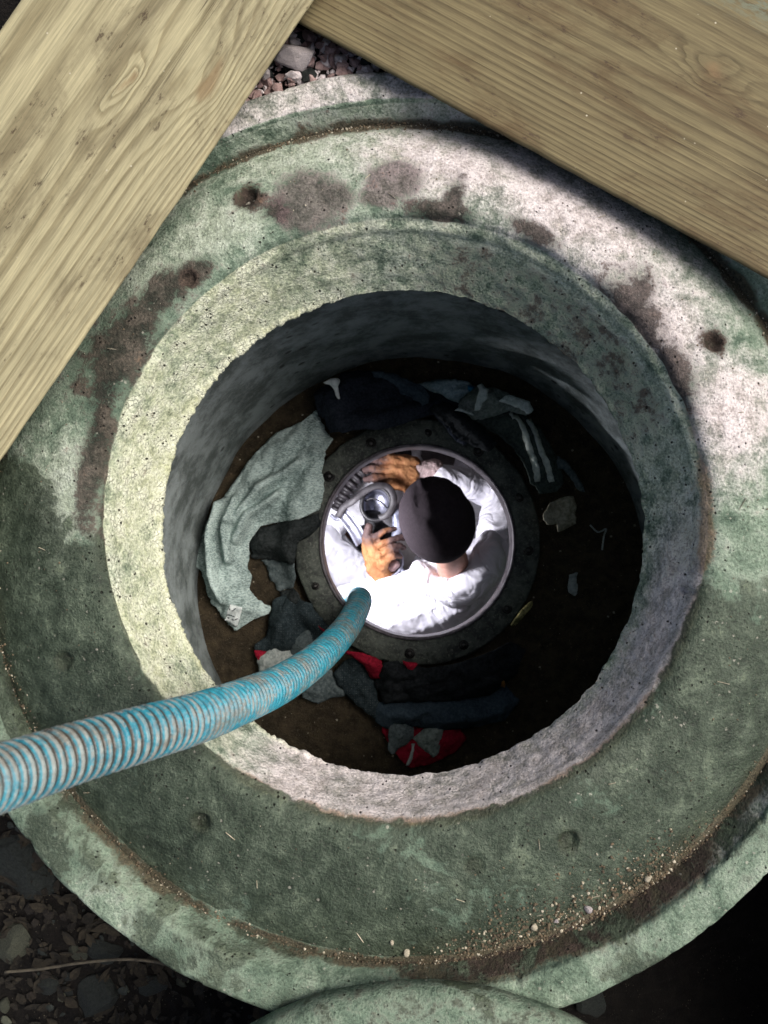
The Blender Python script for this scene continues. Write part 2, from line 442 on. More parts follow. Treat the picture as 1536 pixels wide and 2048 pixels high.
M_dirt = np.exp(-((idx - seg_start['shoulder'] - 1) / (7.0 + 10 * np.abs(fbm(ang[None] * 3, 3)))) ** 2) * (0.82 + 0.5 * fbm(ang[None] * 8 + 3, 3))
M_dirt = np.maximum(M_dirt, arc(268, 318, 8) * sstep(34, 6, np.abs(idx - seg_start['shoulder'] - 2)) * 0.85)
for hx_, hy_, hr_ in [(1130, 1668, 22), (410, 1632, 22), (500, 405, 24), (1415, 692, 22), (140, 1318, 18), (390, 572, 18), (945, 1715, 16)]: M_dirt = np.maximum(M_dirt, np.clip(blob(hx_, hy_, hr_, hr_) * 1.15, 0, 1))
M_rust = np.exp(-((idx - seg_start['lip'] - 7) / 3.0) ** 2) * arc(232, 380, 12) * (0.72 + 0.5 * fbm(ang[None] * 7, 3))
M_wet_shade = np.maximum(M_wet_shade, (idx > seg_start['outer'] + 25) * (idx <= seg_start['shoulder']) * arc(190, 350, 12) * (0.44 + 0.4 * fbm(V * 7 + 4, 3)))  # lower rim darkened the same way, shade put into the colour
rad_ = np.hypot(V[:, :, 0] - c_nt[0], V[:, :, 1] - c_nt[1])
M_streak = 0.5 + 0.55 * fbm(np.stack([ct[None] * 26 + 0 * rad_, st[None] * 26 + 0 * rad_, rad_ * 5 + V[:, :, 2] * 5], -1), 4, 0.6)
masks = dict(streak=M_streak, pale=M_pale, pink_lit=M_pink_lit, yellow=M_yellow, brown=M_brown, purple=M_purple, wet_shade=M_wet_shade, dirt=M_dirt, rust=M_rust)

def ring_part(name, r0, r1, mat, parent):
    n = r1 - r0
    a = (np.arange(n - 1)[:, None] * NTH + np.arange(NTH)[None]).ravel()
    b = (np.arange(n - 1)[:, None] * NTH + (np.arange(NTH)[None] + 1) % NTH).ravel()
    Fq = np.stack([a, b, b + NTH, a + NTH], 1)
    me = bpy.data.meshes.new(name)
    vv = V[r0:r1].reshape(-1, 3)
    me.vertices.add(len(vv)); me.vertices.foreach_set('co', vv.ravel())
    me.loops.add(Fq.size); me.loops.foreach_set('vertex_index', Fq.ravel().astype(np.int32))
    me.polygons.add(len(Fq)); me.polygons.foreach_set('loop_start', np.arange(0, Fq.size, 4, dtype=np.int32))
    me.update(); me.validate()
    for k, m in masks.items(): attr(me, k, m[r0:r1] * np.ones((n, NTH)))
    return link(name, me, mat, parent)

ring = tag(empty('concrete_shaft_ring', (c_rim[0], c_rim[1], -0.6)), 'stained round concrete shaft ring with raised rim and wide mouth around the hole', 'concrete ring')
m_con = concrete_mat('stained_concrete', 'top')
m_neck = concrete_mat('rough_mortar', 'neck')
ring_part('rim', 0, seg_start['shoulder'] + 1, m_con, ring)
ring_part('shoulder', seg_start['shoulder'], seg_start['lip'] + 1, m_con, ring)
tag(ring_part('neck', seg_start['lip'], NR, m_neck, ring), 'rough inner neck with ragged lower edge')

# ------------------------------------------------------------------ structure: lower shaft wall, floor, ground
def lathe(name, rows, n, mat, parent=None, noise_amp=0.0, noise_sc=8, closed_ends=False, masks_=None):
    rows = np.array(rows, float)
    th = np.linspace(0, 2 * math.pi, n, endpoint=False)
    v = np.zeros((len(rows), n, 3))
    v[:, :, 0] = rows[:, 0:1] + rows[:, 2:3] * np.cos(th); v[:, :, 1] = rows[:, 1:2] + rows[:, 2:3] * np.sin(th); v[:, :, 2] = rows[:, 3:4]
    if noise_amp:
        d = noise_amp * fbm(v * noise_sc, 4)
        v[:, :, 0] += d * np.cos(th); v[:, :, 1] += d * np.sin(th); v[:, :, 2] += d * 0.5
    m = len(rows)
    F = []
    for i in range(m - 1):
        for j in range(n):
            k = (j + 1) % n
            F.append((i * n + j, i * n + k, (i + 1) * n + k, (i + 1) * n + j))
    me = mesh_np(name, v.reshape(-1, 3), F)
    return link(name, me, mat, parent)

t = NT('shaft_concrete', 0.85, 0.3)
a = t.noise(10, 8, 0.72, 0.15); b = t.noise(150, 4, 0.75)
c = t.mix(t.step(0.38, 0.62, a), (0.085, 0.104, 0.098), (0.26, 0.305, 0.30))
c = t.mix(t.math('MULTIPLY', t.step(0.55, 0.7, b), 0.5), c, (0.28, 0.30, 0.27))
c = t.mix(t.math('MULTIPLY', t.math('MULTIPLY', t.step(0.20, 0.10, t.vor(17)), t.step(0.5, 0.55, t.noise(5, 2))), 0.8), c, (0.02, 0.02, 0.016))
t.col(c).nrm(t.bump(b, 0.004, 0.8))
m_shaft = t.m
FR = c_fl[2]
rows = [(c_fl[0], c_fl[1], FR + 0.12 * (k / 40) ** 3 * 0, SH_Z - 0.08 + (0.78 + 0.08) * k / 40) for k in range(41)]
rows += [(c_fl[0], c_fl[1], FR + 0.07, SH_Z + 0.78)] + [(c_fl[0], c_fl[1], FR + 0.07, SH_Z - 0.08)]
tag(lathe('shaft_wall', rows, 160, m_shaft, None, 0.006, 6), 'dark damp concrete wall of the shaft below the ring', 'shaft wall')

m_floor = soil_mat('shaft_soil', (0.032, 0.026, 0.016), (0.075, 0.058, 0.034), (0.105, 0.085, 0.050))
FLANGE_Z = CAM_H - 1.97
HOLE = px_circle(834, 1083, 193, FLANGE_Z)
RF_OUT = 246 * S(1.97)
def floor_h(x, y):
    p = np.stack([np.asarray(x, float), np.asarray(y, float), 0 * np.asarray(x, float)], -1)
    return SH_Z + 0.010 * fbm(p * 9, 3) + 0.004 * fbm(p * 45, 2)
def support_h(x, y):
    f = floor_h(x, y)
    d = np.hypot(np.asarray(x) - HOLE[0], np.asarray(y) - HOLE[1])
    k = sstep(RF_OUT + 0.05, RF_OUT - 0.002, d)
    return f * (1 - k) + np.maximum(f, FLANGE_Z + 0.004) * k
n = 140; rr = np.linspace(HOLE[2] + 0.02, 1, 70)
vs, fs = [], []
th = np.linspace(0, 2 * math.pi, n, endpoint=False)
for i in range(70):
    u = i / 69
    cx = HOLE[0] + (c_fl[0] - HOLE[0]) * u; cy = HOLE[1] + (c_fl[1] - HOLE[1]) * u; r = (HOLE[2] + 0.015) + (FR + 0.03 - HOLE[2] - 0.015) * u
    x = cx + r * np.cos(th); y = cy + r * np.sin(th)
    vs.append(np.stack([x, y, floor_h(x, y)], -1))
for i in range(69):
    for j in range(n):
        k = (j + 1) % n; fs.append((i * n + j, (i + 1) * n + j, (i + 1) * n + k, i * n + k))
tag(link('shaft_floor', mesh_np('shaft_floor', np.concatenate(vs), fs), m_floor), kind='structure')

# ground around the ring, running out to the horizon
m_ground = soil_mat('ground_soil', (0.003, 0.0028, 0.0022), (0.008, 0.007, 0.0055), (0.015, 0.013, 0.010))  # near black: shade of the lower corners is put into the soil colour
def ground_h(x, y):
    x = np.asarray(x, float); y = np.asarray(y, float)
    p = np.stack([x, y, 0 * x], -1)
    base = -0.030 - 0.30 * sstep(0.25, -0.55, y) - 0.80 * sstep(0.0, 0.3, x) * sstep(-0.30, -0.55, y) * sstep(1.14, 0.98, x) * sstep(-1.7, -1.4, y)  # pit with an unseen right bank added to shade the lower right corner
    far = sstep(2.0, 6.0, np.hypot(x, y))
    return base * (1 - far) - 0.12 * far + (0.018 * fbm(p * 6, 4) + 0.007 * fbm(p * 40, 2)) * (1 - far * 0.7)
radii = np.concatenate([np.linspace(c_rim[2] - 0.03, 1.5, 60), np.geomspace(1.56, 120, 50)])
n = 300; th = np.linspace(0, 2 * math.pi, n, endpoint=False); vs, fs = [], []
for i, r in enumerate(radii):
    x = c_rim[0] + r * np.cos(th); y = c_rim[1] + r * np.sin(th); vs.append(np.stack([x, y, ground_h(x, y)], -1))
for i in range(len(radii) - 1):
    for j in range(n):
        k = (j + 1) % n; fs.append((i * n + j, (i + 1) * n + j, (i + 1) * n + k, i * n + k))
tag(link('ground', mesh_np('ground', np.concatenate(vs), fs), m_ground), kind='structure')

# ------------------------------------------------------------------ concrete lid at the bottom of the picture
lid_r = 690 * S(CAM_H - 0.035); lid_c = P(848, 1977, 0.035) - Vector((0, lid_r, 0))
rows = []
for k in range(14): rows.append((lid_r * k / 14 + 1e-4, 0.052))
for k in range(8):
    a = k / 7 * math.pi / 2; rows.append((lid_r - 0.022 + 0.022 * math.sin(a), 0.052 - 0.022 + 0.022 * math.cos(a)))
rows += [(lid_r, 0.012), (lid_r - 0.01, 0.004), (0.001, 0.004)]
lid = lathe('concrete_disc', [(lid_c.x, lid_c.y, r, z) for r, z in rows], 300, m_con, None, 0.003, 16)
for k in masks: attr(lid.data, k, np.full(len(lid.data.vertices), {'pale': 0.30, 'brown': 0.34, 'streak': 0.5, 'wet_shade': 0.42}.get(k, 0.0)))
tag(lid, 'rounded edge of a pale worn concrete disc overlapping the ring at the bottom', 'concrete disc')

# ------------------------------------------------------------------ timber boards
def board(name, a, b, width, z_top, thick, mat, ext0, ext1, side, knots, label, pith, dens, moss_from=None):
    """Board whose visible long edge runs through world points a -> b; it spreads to the given side."""
    d = (b - a); d.z = 0; L0 = d.length; d.normalize()
    w = Vector((-d.y, d.x, 0)) * side
    # local frame: X along, Y across from the visible edge
    o = bpy.data.objects.new(name, bpy.data.meshes.new(name)); COL.objects.link(o)
    nx, ny = 260, 90
    xs = np.linspace(-ext0, L0 + ext1, nx)
    R = 0.006
    ys = np.concatenate([[0.0] * 6, np.linspace(R, width - R, ny), [0.0] * 6])
    # cross-section loop (y, z): bottom edge, rounded corners, top
    cut = 0.42 * thick          # the sawn edge leans in towards the underside
    loop = [(cut + 0.004, -thick), (cut, -thick + 0.003)]
    loop += [(cut * (1 - k / 9), -thick + 0.003 + (thick - 0.003 - R) * k / 9) for k in range(1, 9)]
    loop += [(R - R * math.cos(t_), -R + R * math.sin(t_)) for t_ in np.linspace(0.0, math.pi / 2, 6)]
    loop += [(y, 0.0) for y in np.linspace(R, width - R, ny)[1:]]
    loop += [(width - R + R * math.sin(t_), -R + R * math.cos(t_)) for t_ in np.linspace(0.3, math.pi / 2, 5)]
    loop += [(width, -thick + 0.004), (width - 0.004, -thick)]
    loop = np.array(loop); m = len(loop)
    X, Yk = np.meshgrid(xs, loop[:, 0], indexing='ij'); Z = np.broadcast_to(loop[:, 1], X.shape).copy()
    p = np.stack([X, Yk, Z], -1)
    yw = 0.004 * pn(np.stack([X * 2.2, 0 * X + 3, 0 * X], -1)) * sstep(0.03, 0.0, Yk)
    p[:, :, 2] += 0.0012 * fbm(p * np.array([2, 22, 0]), 3) * (Z > -thick + 0.01)
    p[:, :, 1] += yw + (0.0012 * pn(p * np.array([25, 0, 0]) + 7) + 0.003 * np.maximum(0, fbm(p * np.array([60, 0, 30]) + 3, 2) - 0.35)) * (Yk < 0.008)
    # growth-ring distance (dense towards the visible edge) bent round the knots
    kmask = np.zeros_like(X); bend = np.zeros_like(X)
    for kx, ky, kr in knots:
        dd = np.hypot((X - kx + 0.020 * fbm(p * np.array([14, 30, 0]), 3)) / 2.8, Yk - ky + 0.012 * fbm(p * np.array([14, 40, 0]) + 9, 3))
        kmask = np.maximum(kmask, sstep(kr, kr * 0.4, dd))
        bend += 2.6 * np.exp(-(dd / (kr * 2.2)) ** 2)
    yy = np.maximum(Yk, 0) - 0.6 * Z
    ringv = dens[1] * yy + (dens[0] - dens[1]) * pith * (1 - np.exp(-yy / pith)) + bend
    F = []
    for i in range(nx - 1):
        for j in range(m):
            k = (j + 1) % m; F.append((i * m + j, i * m + k, (i + 1) * m + k, (i + 1) * m + j))
    F.append(tuple(range(m - 1, -1, -1))); F.append(tuple((nx - 1) * m + j for j in range(m)))
    o.data = mesh_np(name, p.reshape(-1, 3), F)
    if side < 0: o.data.flip_normals()
    attr(o.data, 'ring', ringv); attr(o.data, 'knot', kmask)
    attr(o.data, 'moss', sstep(moss_from, moss_from + 0.06, Yk) if moss_from else np.zeros_like(X))
    o.data.materials.append(mat)
    o.data.polygons.foreach_set('use_smooth', np.ones(len(o.data.polygons), dtype=bool))
    mw = Matrix(((d.x, w.x, 0, a.x), (d.y, w.y, 0, a.y), (0, 0, 1, z_top), (0, 0, 0, 1)))
    o.matrix_world = mw
    return tag(o, label, 'board', 'timber boards across the shaft')
ZR, ZL = 0.034, 0.078
board('timber_board', P(595, 40, ZR), P(1536, 555, ZR), 0.36, ZR, 0.030,
      wood_mat('weathered_board', (0.135, 0.114, 0.058), (0.050, 0.038, 0.018), 0.9, (0.062, 0.039, 0.017)), 0.35, 0.5, 1,
      [(0.545, 0.215, 0.010)], 'brown weathered board with mossy far edge crossing the upper right', 0.085, (175.0, 30.0), 0.285)
board('timber_board', P(0, 915, ZL), P(625, 0, ZL), 0.34, ZL, 0.040,
      wood_mat('pale_board', (0.300, 0.278, 0.165), (0.115, 0.094, 0.046), 0, (0.110, 0.092, 0.052)), 0.4, 0.35, 1,
      [(0.575, 0.055, 0.016), (0.515, 0.150, 0.007)], 'pale yellow knotty board lying across the upper left corner', 0.08, (150.0, 9.0))

# ------------------------------------------------------------------ manhole flange on the tank
m_flange = NT('flange_iron', 0.6, 0.4)
a = m_flange.noise(24, 6, 0.7, 0.5); b = m_flange.noise(160, 4, 0.7)
m_flange.col(m_flange.mix(m_flange.step(0.5, 0.72, b), m_flange.mix(m_flange.step(0.38, 0.62, a), (0.018, 0.023, 0.020), (0.075, 0.090, 0.072)), (0.14, 0.155, 0.125)))
m_flange.nrm(m_flange.bump(m_flange.math('ADD', a, b), 0.003, 0.8)); m_flange = m_flange.m
m_collar = plain_mat('collar_paint', (0.05, 0.044, 0.05), (0.13, 0.12, 0.13), 0.45, 0.2, 40)
m_bolt = plain_mat('bolt_steel', (0.02, 0.02, 0.02), (0.06, 0.06, 0.056), 0.4, 0.6, 90)
fl = tag(empty('manhole_flange', (HOLE[0], HOLE[1], FLANGE_Z - 0.02)), 'round grimy iron manhole flange with bolts around the lit opening', 'manhole flange')
hx, hy, hr = HOLE
lathe('flange_plate', [(hx, hy, hr + 0.004, FLANGE_Z - 0.018), (hx, hy, hr + 0.004, FLANGE_Z - 0.003), (hx, hy, hr + 0.007, FLANGE_Z), (hx, hy, hr + 0.03, FLANGE_Z + 0.001), (hx, hy, RF_OUT - 0.005, FLANGE_Z), (hx, hy, RF_OUT, FLANGE_Z - 0.004), (hx, hy, RF_OUT, FLANGE_Z - 0.03), (hx, hy, RF_OUT - 0.02, FLANGE_Z - 0.032)], 180, m_flange, fl, 0.0022, 25)
lathe('collar', [(hx, hy, hr + 0.0035, FLANGE_Z + 0.003), (hx, hy, hr + 0.001, FLANGE_Z + 0.005), (hx, hy, hr - 0.003, FLANGE_Z + 0.003), (hx, hy, hr - 0.004, FLANGE_Z - 0.003), (hx, hy, hr - 0.004, FLANGE_Z - 0.06), (hx, hy, hr - 0.001, FLANGE_Z - 0.062), (hx, hy, hr + 0.0035, FLANGE_Z - 0.06)], 180, m_collar, fl, 0.0010, 20)
def bolt_mesh():
    bm = bmesh.new()
    bmesh.ops.create_cone(bm, cap_ends=True, segments=16, radius1=0.0145, radius2=0.0135, depth=0.004)
    r = bmesh.ops.create_uvsphere(bm, u_segments=14, v_segments=8, radius=0.0092)
    bmesh.ops.translate(bm, verts=r['verts'], vec=(0, 0, 0.003))
    me = bpy.data.meshes.new('bolt'); bm.to_mesh(me); bm.free(); return me
bm_ = bolt_mesh()
for k in range(12):
    a = math.radians(k * 30 + 85)
    rb = (hr + RF_OUT) / 2 + 0.002
    o = link('bolt', bm_, m_bolt, fl)
    a += random.uniform(-0.035, 0.035); rb += random.uniform(-0.004, 0.004)
    o.location = (hx + rb * math.cos(a), hy + rb * math.sin(a), FLANGE_Z + 0.002 - random.uniform(0, 0.003)); o.rotation_euler = (random.uniform(-0.15, 0.15), random.uniform(-0.15, 0.15), random.uniform(0, 6)); o.scale = (random.uniform(0.75, 1.1),) * 3

# ------------------------------------------------------------------ the tank under the flange
m_tank = plain_mat('tank_steel', (0.13, 0.115, 0.115), (0.26, 0.24, 0.24), 0.55, 0.2, 8)
TR, TL = 0.72, 1.25
tz = FLANGE_Z - 0.058 - TR
bm = bmesh.new()
nt_, nl_ = 96, 60
grid = [[bm.verts.new((hx + TL * (2 * j / nl_ - 1) * 0.95, hy + TR * math.sin(2 * math.pi * i / nt_), tz + TR * math.cos(2 * math.pi * i / nt_))) for j in range(nl_ + 1)] for i in range(nt_)]
for i in range(nt_):
    for j in range(nl_):
        q = [grid[i][j], grid[(i + 1) % nt_][j], grid[(i + 1) % nt_][j + 1], grid[i][j + 1]]
        cc = sum((v.co for v in q), Vector()) / 4
        if cc.z > tz and math.hypot(cc.x - hx, cc.y - hy) < hr + 0.02: continue
        bm.faces.new(q)
for j in (0, nl_): bm.faces.new([grid[i][j] for i in range(nt_)])
me = bpy.data.meshes.new('steel_tank'); bm.to_mesh(me); bm.free()
tag(link('steel_tank', me, m_tank), 'dark rusty inside of the steel tank beneath the opening', 'tank')

# ------------------------------------------------------------------ implicit-like solids for the person
def caps_obj(name, caps, voxel, smooth=6, mat=None, parent=None, ell=(), fold=None):
    """Union of tapered capsules (p0, p1, r0, r1) and ellipsoids (centre, 3x3 matrix), voxel-remeshed to one skin."""
    bm = bmesh.new()
    base = bmesh.new(); bmesh.ops.create_icosphere(base, subdivisions=2, radius=1.0)
    bv = np.array([v.co for v in base.verts]); bf = [[v.index for v in f.verts] for f in base.faces]; base.free()
    Vs, Fs, off = [], [], 0
    for p0, p1, r0, r1 in caps:
        p0, p1 = np.array(p0), np.array(p1)
        n_ = max(2, int(np.linalg.norm(p1 - p0) / (0.28 * min(r0, r1))) + 1)
        for u in np.linspace(0, 1, n_):
            Vs.append(bv * (r0 + (r1 - r0) * u) + p0 + (p1 - p0) * u); Fs += [[i + off for i in f] for f in bf]; off += len(bv)
    for c_, M_ in ell:
        Vs.append(bv @ np.array(M_).T + np.array(c_)); Fs += [[i + off for i in f] for f in bf]; off += len(bv)
    bm.free()
    me = mesh_np(name + '_raw', np.concatenate(Vs), Fs)
    tmp = bpy.data.objects.new('tmp', me); COL.objects.link(tmp)
    md = tmp.modifiers.new('r', 'REMESH'); md.mode = 'VOXEL'; md.voxel_size = voxel
    if smooth:
        ms = tmp.modifiers.new('s', 'SMOOTH'); ms.iterations = smooth; ms.factor = 0.5
    dg = bpy.context.evaluated_depsgraph_get()
    out = bpy.data.meshes.new_from_object(tmp.evaluated_get(dg)); out.name = name
    bpy.data.objects.remove(tmp); bpy.data.meshes.remove(me)
    if fold is not None:
        v = np.empty(len(out.vertices) * 3); out.vertices.foreach_get('co', v); v = v.reshape(-1, 3)
        nn = np.empty(len(out.vertices) * 3); out.vertices.foreach_get('normal', nn); nn = nn.reshape(-1, 3)
        v = v + nn * fold(v)[:, None]
        out.vertices.foreach_set('co', v.ravel()); out.update()
    return link(name, out, mat, parent)

def tri(x): return 2 * np.abs(x / (2 * math.pi) - np.floor(x / (2 * math.pi) + 0.5))
def crumple(v, base=26.0, amp=0.010, n=7, seed=1):
    r = np.random.default_rng(seed); s = np.zeros(len(v))
    wv = v + 0.035 * np.stack([fbm(v * 7 + 3, 2), fbm(v * 7 + 11, 2), fbm(v * 7 + 23, 2)], -1)
    for k in range(n):
        d = r.normal(size=3); d /= np.linalg.norm(d)
        f = base * 1.45 ** (k % 4); mod = sstep(-0.25, 0.35, pn(v * 5 + 31 * k))
        s += mod * (tri(wv @ d * f + r.uniform(0, 6)) - 0.5) * amp * (base / f) ** 0.9
    return s

def EL(c, fwd, side, up): return (c, np.stack([np.array(side), np.array(fwd), np.array(up)], 1))

D = 2.45
def H(px, py, d=D): return tuple(Q(px, py, d))
fw = Vector((-0.33, 0.94, 0)).normalized()        # the way the person faces (picture up)
rt = Vector((0.94, 0.33, 0)).normalized()         # the person's right hand side
hc = Vector(H(874, 1040, 2.20))
person = tag(empty('person', H(880, 1250, 3.36)), 'person in white coverall, dark knit cap and orange gloves crouching in the tank below', 'person')
m_skin = plain_mat('skin', (0.42, 0.22, 0.16), (0.52, 0.29, 0.22), 0.55, 0, 60)
neck_b = Vector(H(915, 1165, 2.42)); neck_t = Vector(H(898, 1100, 2.26))
shL, shR = Vector(H(775, 1215, 2.46)), Vector(H(1000, 1125, 2.46))
elL, elR = Vector(H(705, 1205, 2.66)), Vector(H(1012, 985, 2.60))
wrL, wrR = Vector(H(775, 1165, 2.50)), Vector(H(848, 942, 2.52))
hip = Vector(H(890, 1290, 3.0)); chest = Vector(H(890, 1190, 2.62))
hpL, hpR = hip - rt * 0.11, hip + rt * 0.11
knL, knR = Vector(H(640, 1075, 2.86)), Vector(H(960, 930, 2.95))
anL, anR = Vector(H(700, 1130, 3.28)), Vector(H(960, 1080, 3.28))
# head: skull, jaw, nose, ears; face turned forward and down
tilt = Vector((fw.x * 0.82, fw.y * 0.82, -0.57)).normalized()      # gaze
upv = (Vector((0, 0, 1)) - tilt * tilt.z).normalized()
face = hc + tilt * 0.085
hd = [EL(hc, tilt * 0.098, rt * 0.078, upv * 0.112), EL(hc + tilt * 0.035 - upv * 0.07, tilt * 0.062, rt * 0.056, upv * 0.062),
      EL(hc + tilt * 0.108 - upv * 0.02, tilt * 0.022, rt * 0.013, upv * 0.026),
      EL(hc + rt * 0.078 - upv * 0.02, tilt * 0.018, rt * 0.010, upv * 0.030), EL(hc - rt * 0.078 - upv * 0.02, tilt * 0.018, rt * 0.010, upv * 0.030)]
body_caps = [(neck_b, neck_t, 0.052, 0.050), (neck_t, hc - tilt * 0.02, 0.050, 0.056), (neck_b, chest, 0.055, 0.12), (chest, hip, 0.14, 0.14), (shL, shR, 0.075, 0.075),
             (shL, elL, 0.052, 0.042), (elL, wrL, 0.042, 0.030), (shR, elR, 0.052, 0.042), (elR, wrR, 0.042, 0.030),
             (hpL, knL, 0.085, 0.058), (hpR, knR, 0.085, 0.058), (knL, anL, 0.055, 0.040), (knR, anR, 0.055, 0.040),
             (anL, anL + fw * 0.16 - Vector((0, 0, 0.03)), 0.042, 0.034), (anR, anR + fw * 0.16 - Vector((0, 0, 0.03)), 0.042, 0.034)]
caps_obj('body', body_caps, 0.008, 5, m_skin, person, hd)
for s_ in (-1, 1):       # eyes
    e = caps_obj('eye', [], 0.004, 0, plain_mat('eye_white', (0.5, 0.5, 0.5), (0.6, 0.6, 0.6), 0.2), person, [EL(hc + tilt * 0.090 + rt * 0.030 * s_, tilt * 0.012, rt * 0.012, upv * 0.010)])
# coverall
t = NT('white_coverall', 0.75, 0.2)
h1 = t.math('ABSOLUTE', t.math('SUBTRACT', t.noise(8, 2, 0.45, 1.8), 0.5)); h2 = t.vor(9, 'DISTANCE_TO_EDGE', co=t.add(t.co, t.scale((0.05, 0.05, 0.05), t.noise(14, 3, col=True))))
t.col(t.mix(t.step(0.4, 0.7, t.noise(7, 4)), (0.78, 0.78, 0.83), (0.66, 0.66, 0.72)))
t.nrm(t.bump(t.math('ADD', t.math('MULTIPLY', h1, 3.0), t.math('MULTIPLY', t.step(0.0, 0.3, h2), 0.4)), 0.012, 0.8))
m_suit = t.m
B = lambda p, dz=0.0: Vector((p[0], p[1], p[2] + dz))
suit = [(shL, shR, 0.098, 0.095), (chest, hip, 0.175, 0.18), (neck_b - fw * 0.02, chest, 0.10, 0.16), (shL - fw * 0.05, shR - fw * 0.04, 0.11, 0.10),
        (shL, elL, 0.080, 0.072), (elL, wrL + (elL - wrL) * 0.18, 0.070, 0.048), (shR, elR, 0.080, 0.072), (elR, wrR + (elR - wrR) * 0.20, 0.072, 0.046),
        (hpL, knL, 0.115, 0.092), (hpR, knR, 0.115, 0.090), (knL, anL, 0.085, 0.062), (knR, anR, 0.085, 0.062)]
# hood bunched round the nape, open to the front
hood = [H(835, 1140, 2.42), H(862, 1172, 2.35), H(905, 1186, 2.31), H(950, 1168, 2.31), H(972, 1128, 2.34), H(980, 1080, 2.40)]
for i in range(5): suit.append((hood[i], hood[i + 1], 0.034 + 0.012 * (i in (1, 2, 3)), 0.034 + 0.012 * (i + 1 in (1, 2, 3))))
suit.append((H(850, 1190, 2.42), H(960, 1160, 2.42), 0.055, 0.055))
caps_obj('coverall', suit, 0.0055, 3, m_suit, person, fold=lambda v: crumple(v, 15, 0.022, 7, 5) + 0.004 * fbm(v * 8, 2))
# cap
t = NT('knit_cap', 0.95, 0.1)
t.col(t.mix(t.noise(120, 4, 0.7), (0.018, 0.014, 0.017), (0.044, 0.036, 0.041))).nrm(t.bump(t.noise(350, 3), 0.003, 0.7))
m_cap = t.m
def cap_mesh():
    n, m = 72, 40; vs, fs = [], []
    for i in range(m):
        u = i / (m - 1); a = u * math.radians(112)
        for j in range(n):
            ph = 2 * math.pi * j / n
            x, y, z = math.sin(a) * math.cos(ph), math.sin(a) * math.sin(ph), math.cos(a)
            k = 1.0 + 0.012 * math.sin(3 * ph + 1) * math.sin(a) - 0.018 * math.exp(-((abs(math.sin(2 * ph)) / 0.10) ** 2)) * math.sin(a) * (u < 0.75)
            k += 0.035 * sstep(0.74, 0.78, u) * (1 - 0.3 * u)
            k -= 0.10 * math.exp(-((x - 0.05) / 0.05) ** 2 - ((y - 0.45) / 0.16) ** 2) * (z > 0) - 0.05 * math.exp(-((x + 0.10) / 0.09) ** 2 - ((y - 0.42) / 0.2) ** 2) * (z > 0)
            q = hc + rt * (0.105 * x * k) + tilt * (0.121 * y * k) + upv * (0.136 * z * k)
            nz = 0.004 * fbm(np.array([q.x * 16, q.y * 16, q.z * 16]), 3)
            vs.append((q.x + nz, q.y + nz, q.z + nz * 2))
    for i in range(m - 1):
        for j in range(n):
            k = (j + 1) % n; fs.append((i * n + j, (i + 1) * n + j, (i + 1) * n + k, i * n + k))
    return mesh_np('cap', vs, fs)
cap = link('cap', cap_mesh(), m_cap, person)
cap.modifiers.new('thick', 'SOLIDIFY').thickness = 0.005
tag(cap, 'dark charcoal knit cap')
m_hair = plain_mat('hair', (0.03, 0.02, 0.015), (0.07, 0.05, 0.04), 0.7, 0, 200)
caps_obj('hair', [(H(888, 1122, 2.285), H(916, 1118, 2.285), 0.018, 0.018)], 0.005, 3, m_hair, person, fold=lambda v: 0.003 * fbm(v * 120, 2))
# gloves
def glove_mat():
    t = NT('leather_glove', 0.7, 0.3)
    a = t.noise(38, 5, 0.65, 0.8); b = t.noise(160, 4, 0.7)
    c = t.mix(t.step(0.35, 0.65, a), (0.21, 0.082, 0.030), (0.36, 0.175, 0.072))
    d = t.step(0.25, 0.75, t.math('ADD', t.at('grime'), t.math('MULTIPLY', t.math('SUBTRACT', a, 0.5), 0.8)))
    c = t.mix(d, c, t.mix(b, (0.040, 0.023, 0.022), (0.095, 0.060, 0.055)))
    t.col(c).nrm(t.bump(t.math('ADD', a, t.math('MULTIPLY', b, 0.4)), 0.006, 0.8))
    return t.m
m_glove = glove_mat()
def glove(caps, grime_pts, reach, cuff=None):
    o = caps_obj('glove', caps, 0.0036, 3, m_glove, person, fold=lambda v: 0.0035 * fbm(v * 45, 3) + crumple(v, 95, 0.0035, 5, 3))
    v = np.empty(len(o.data.vertices) * 3); o.data.vertices.foreach_get('co', v); v = v.reshape(-1, 3)
    d = np.min([np.linalg.norm(v - np.array(g), axis=1) for g in grime_pts], axis=0)
    attr(o.data, 'grime', np.clip(1.1 - d / reach, 0, 1))
    return o
# right hand: reaches in from the right, fingers to the left and curled down
rh = []
for k, y0 in enumerate((918, 937, 956, 972)):
    a0 = H(828, 925 + k * 13, 2.49); a1 = H(776, y0, 2.47)
    rh.append((a0, a1, 0.023, 0.019))
    tipx = (741, 730, 732, 748)[k]
    a2 = H((776 + tipx) / 2 - 6, y0 - 1, 2.455); a3 = H(tipx, y0 + 2, 2.485); a4 = H(tipx + 6, y0 + 6, 2.52)
    rh += [(a1, a2, 0.0140, 0.0125), (a2, a3, 0.0125, 0.0115), (a3, a4, 0.0115, 0.0105)]
rh += [(H(820, 944, 2.495), H(806, 945, 2.49), 0.034, 0.034), (H(822, 965, 2.49), H(818, 1000, 2.47), 0.021, 0.017), (H(818, 1000, 2.47), H(806, 1030, 2.48), 0.016, 0.013)]
glove(rh, [H(735, 940, 2.48), H(745, 965, 2.48), H(748, 920, 2.48)], 0.085)
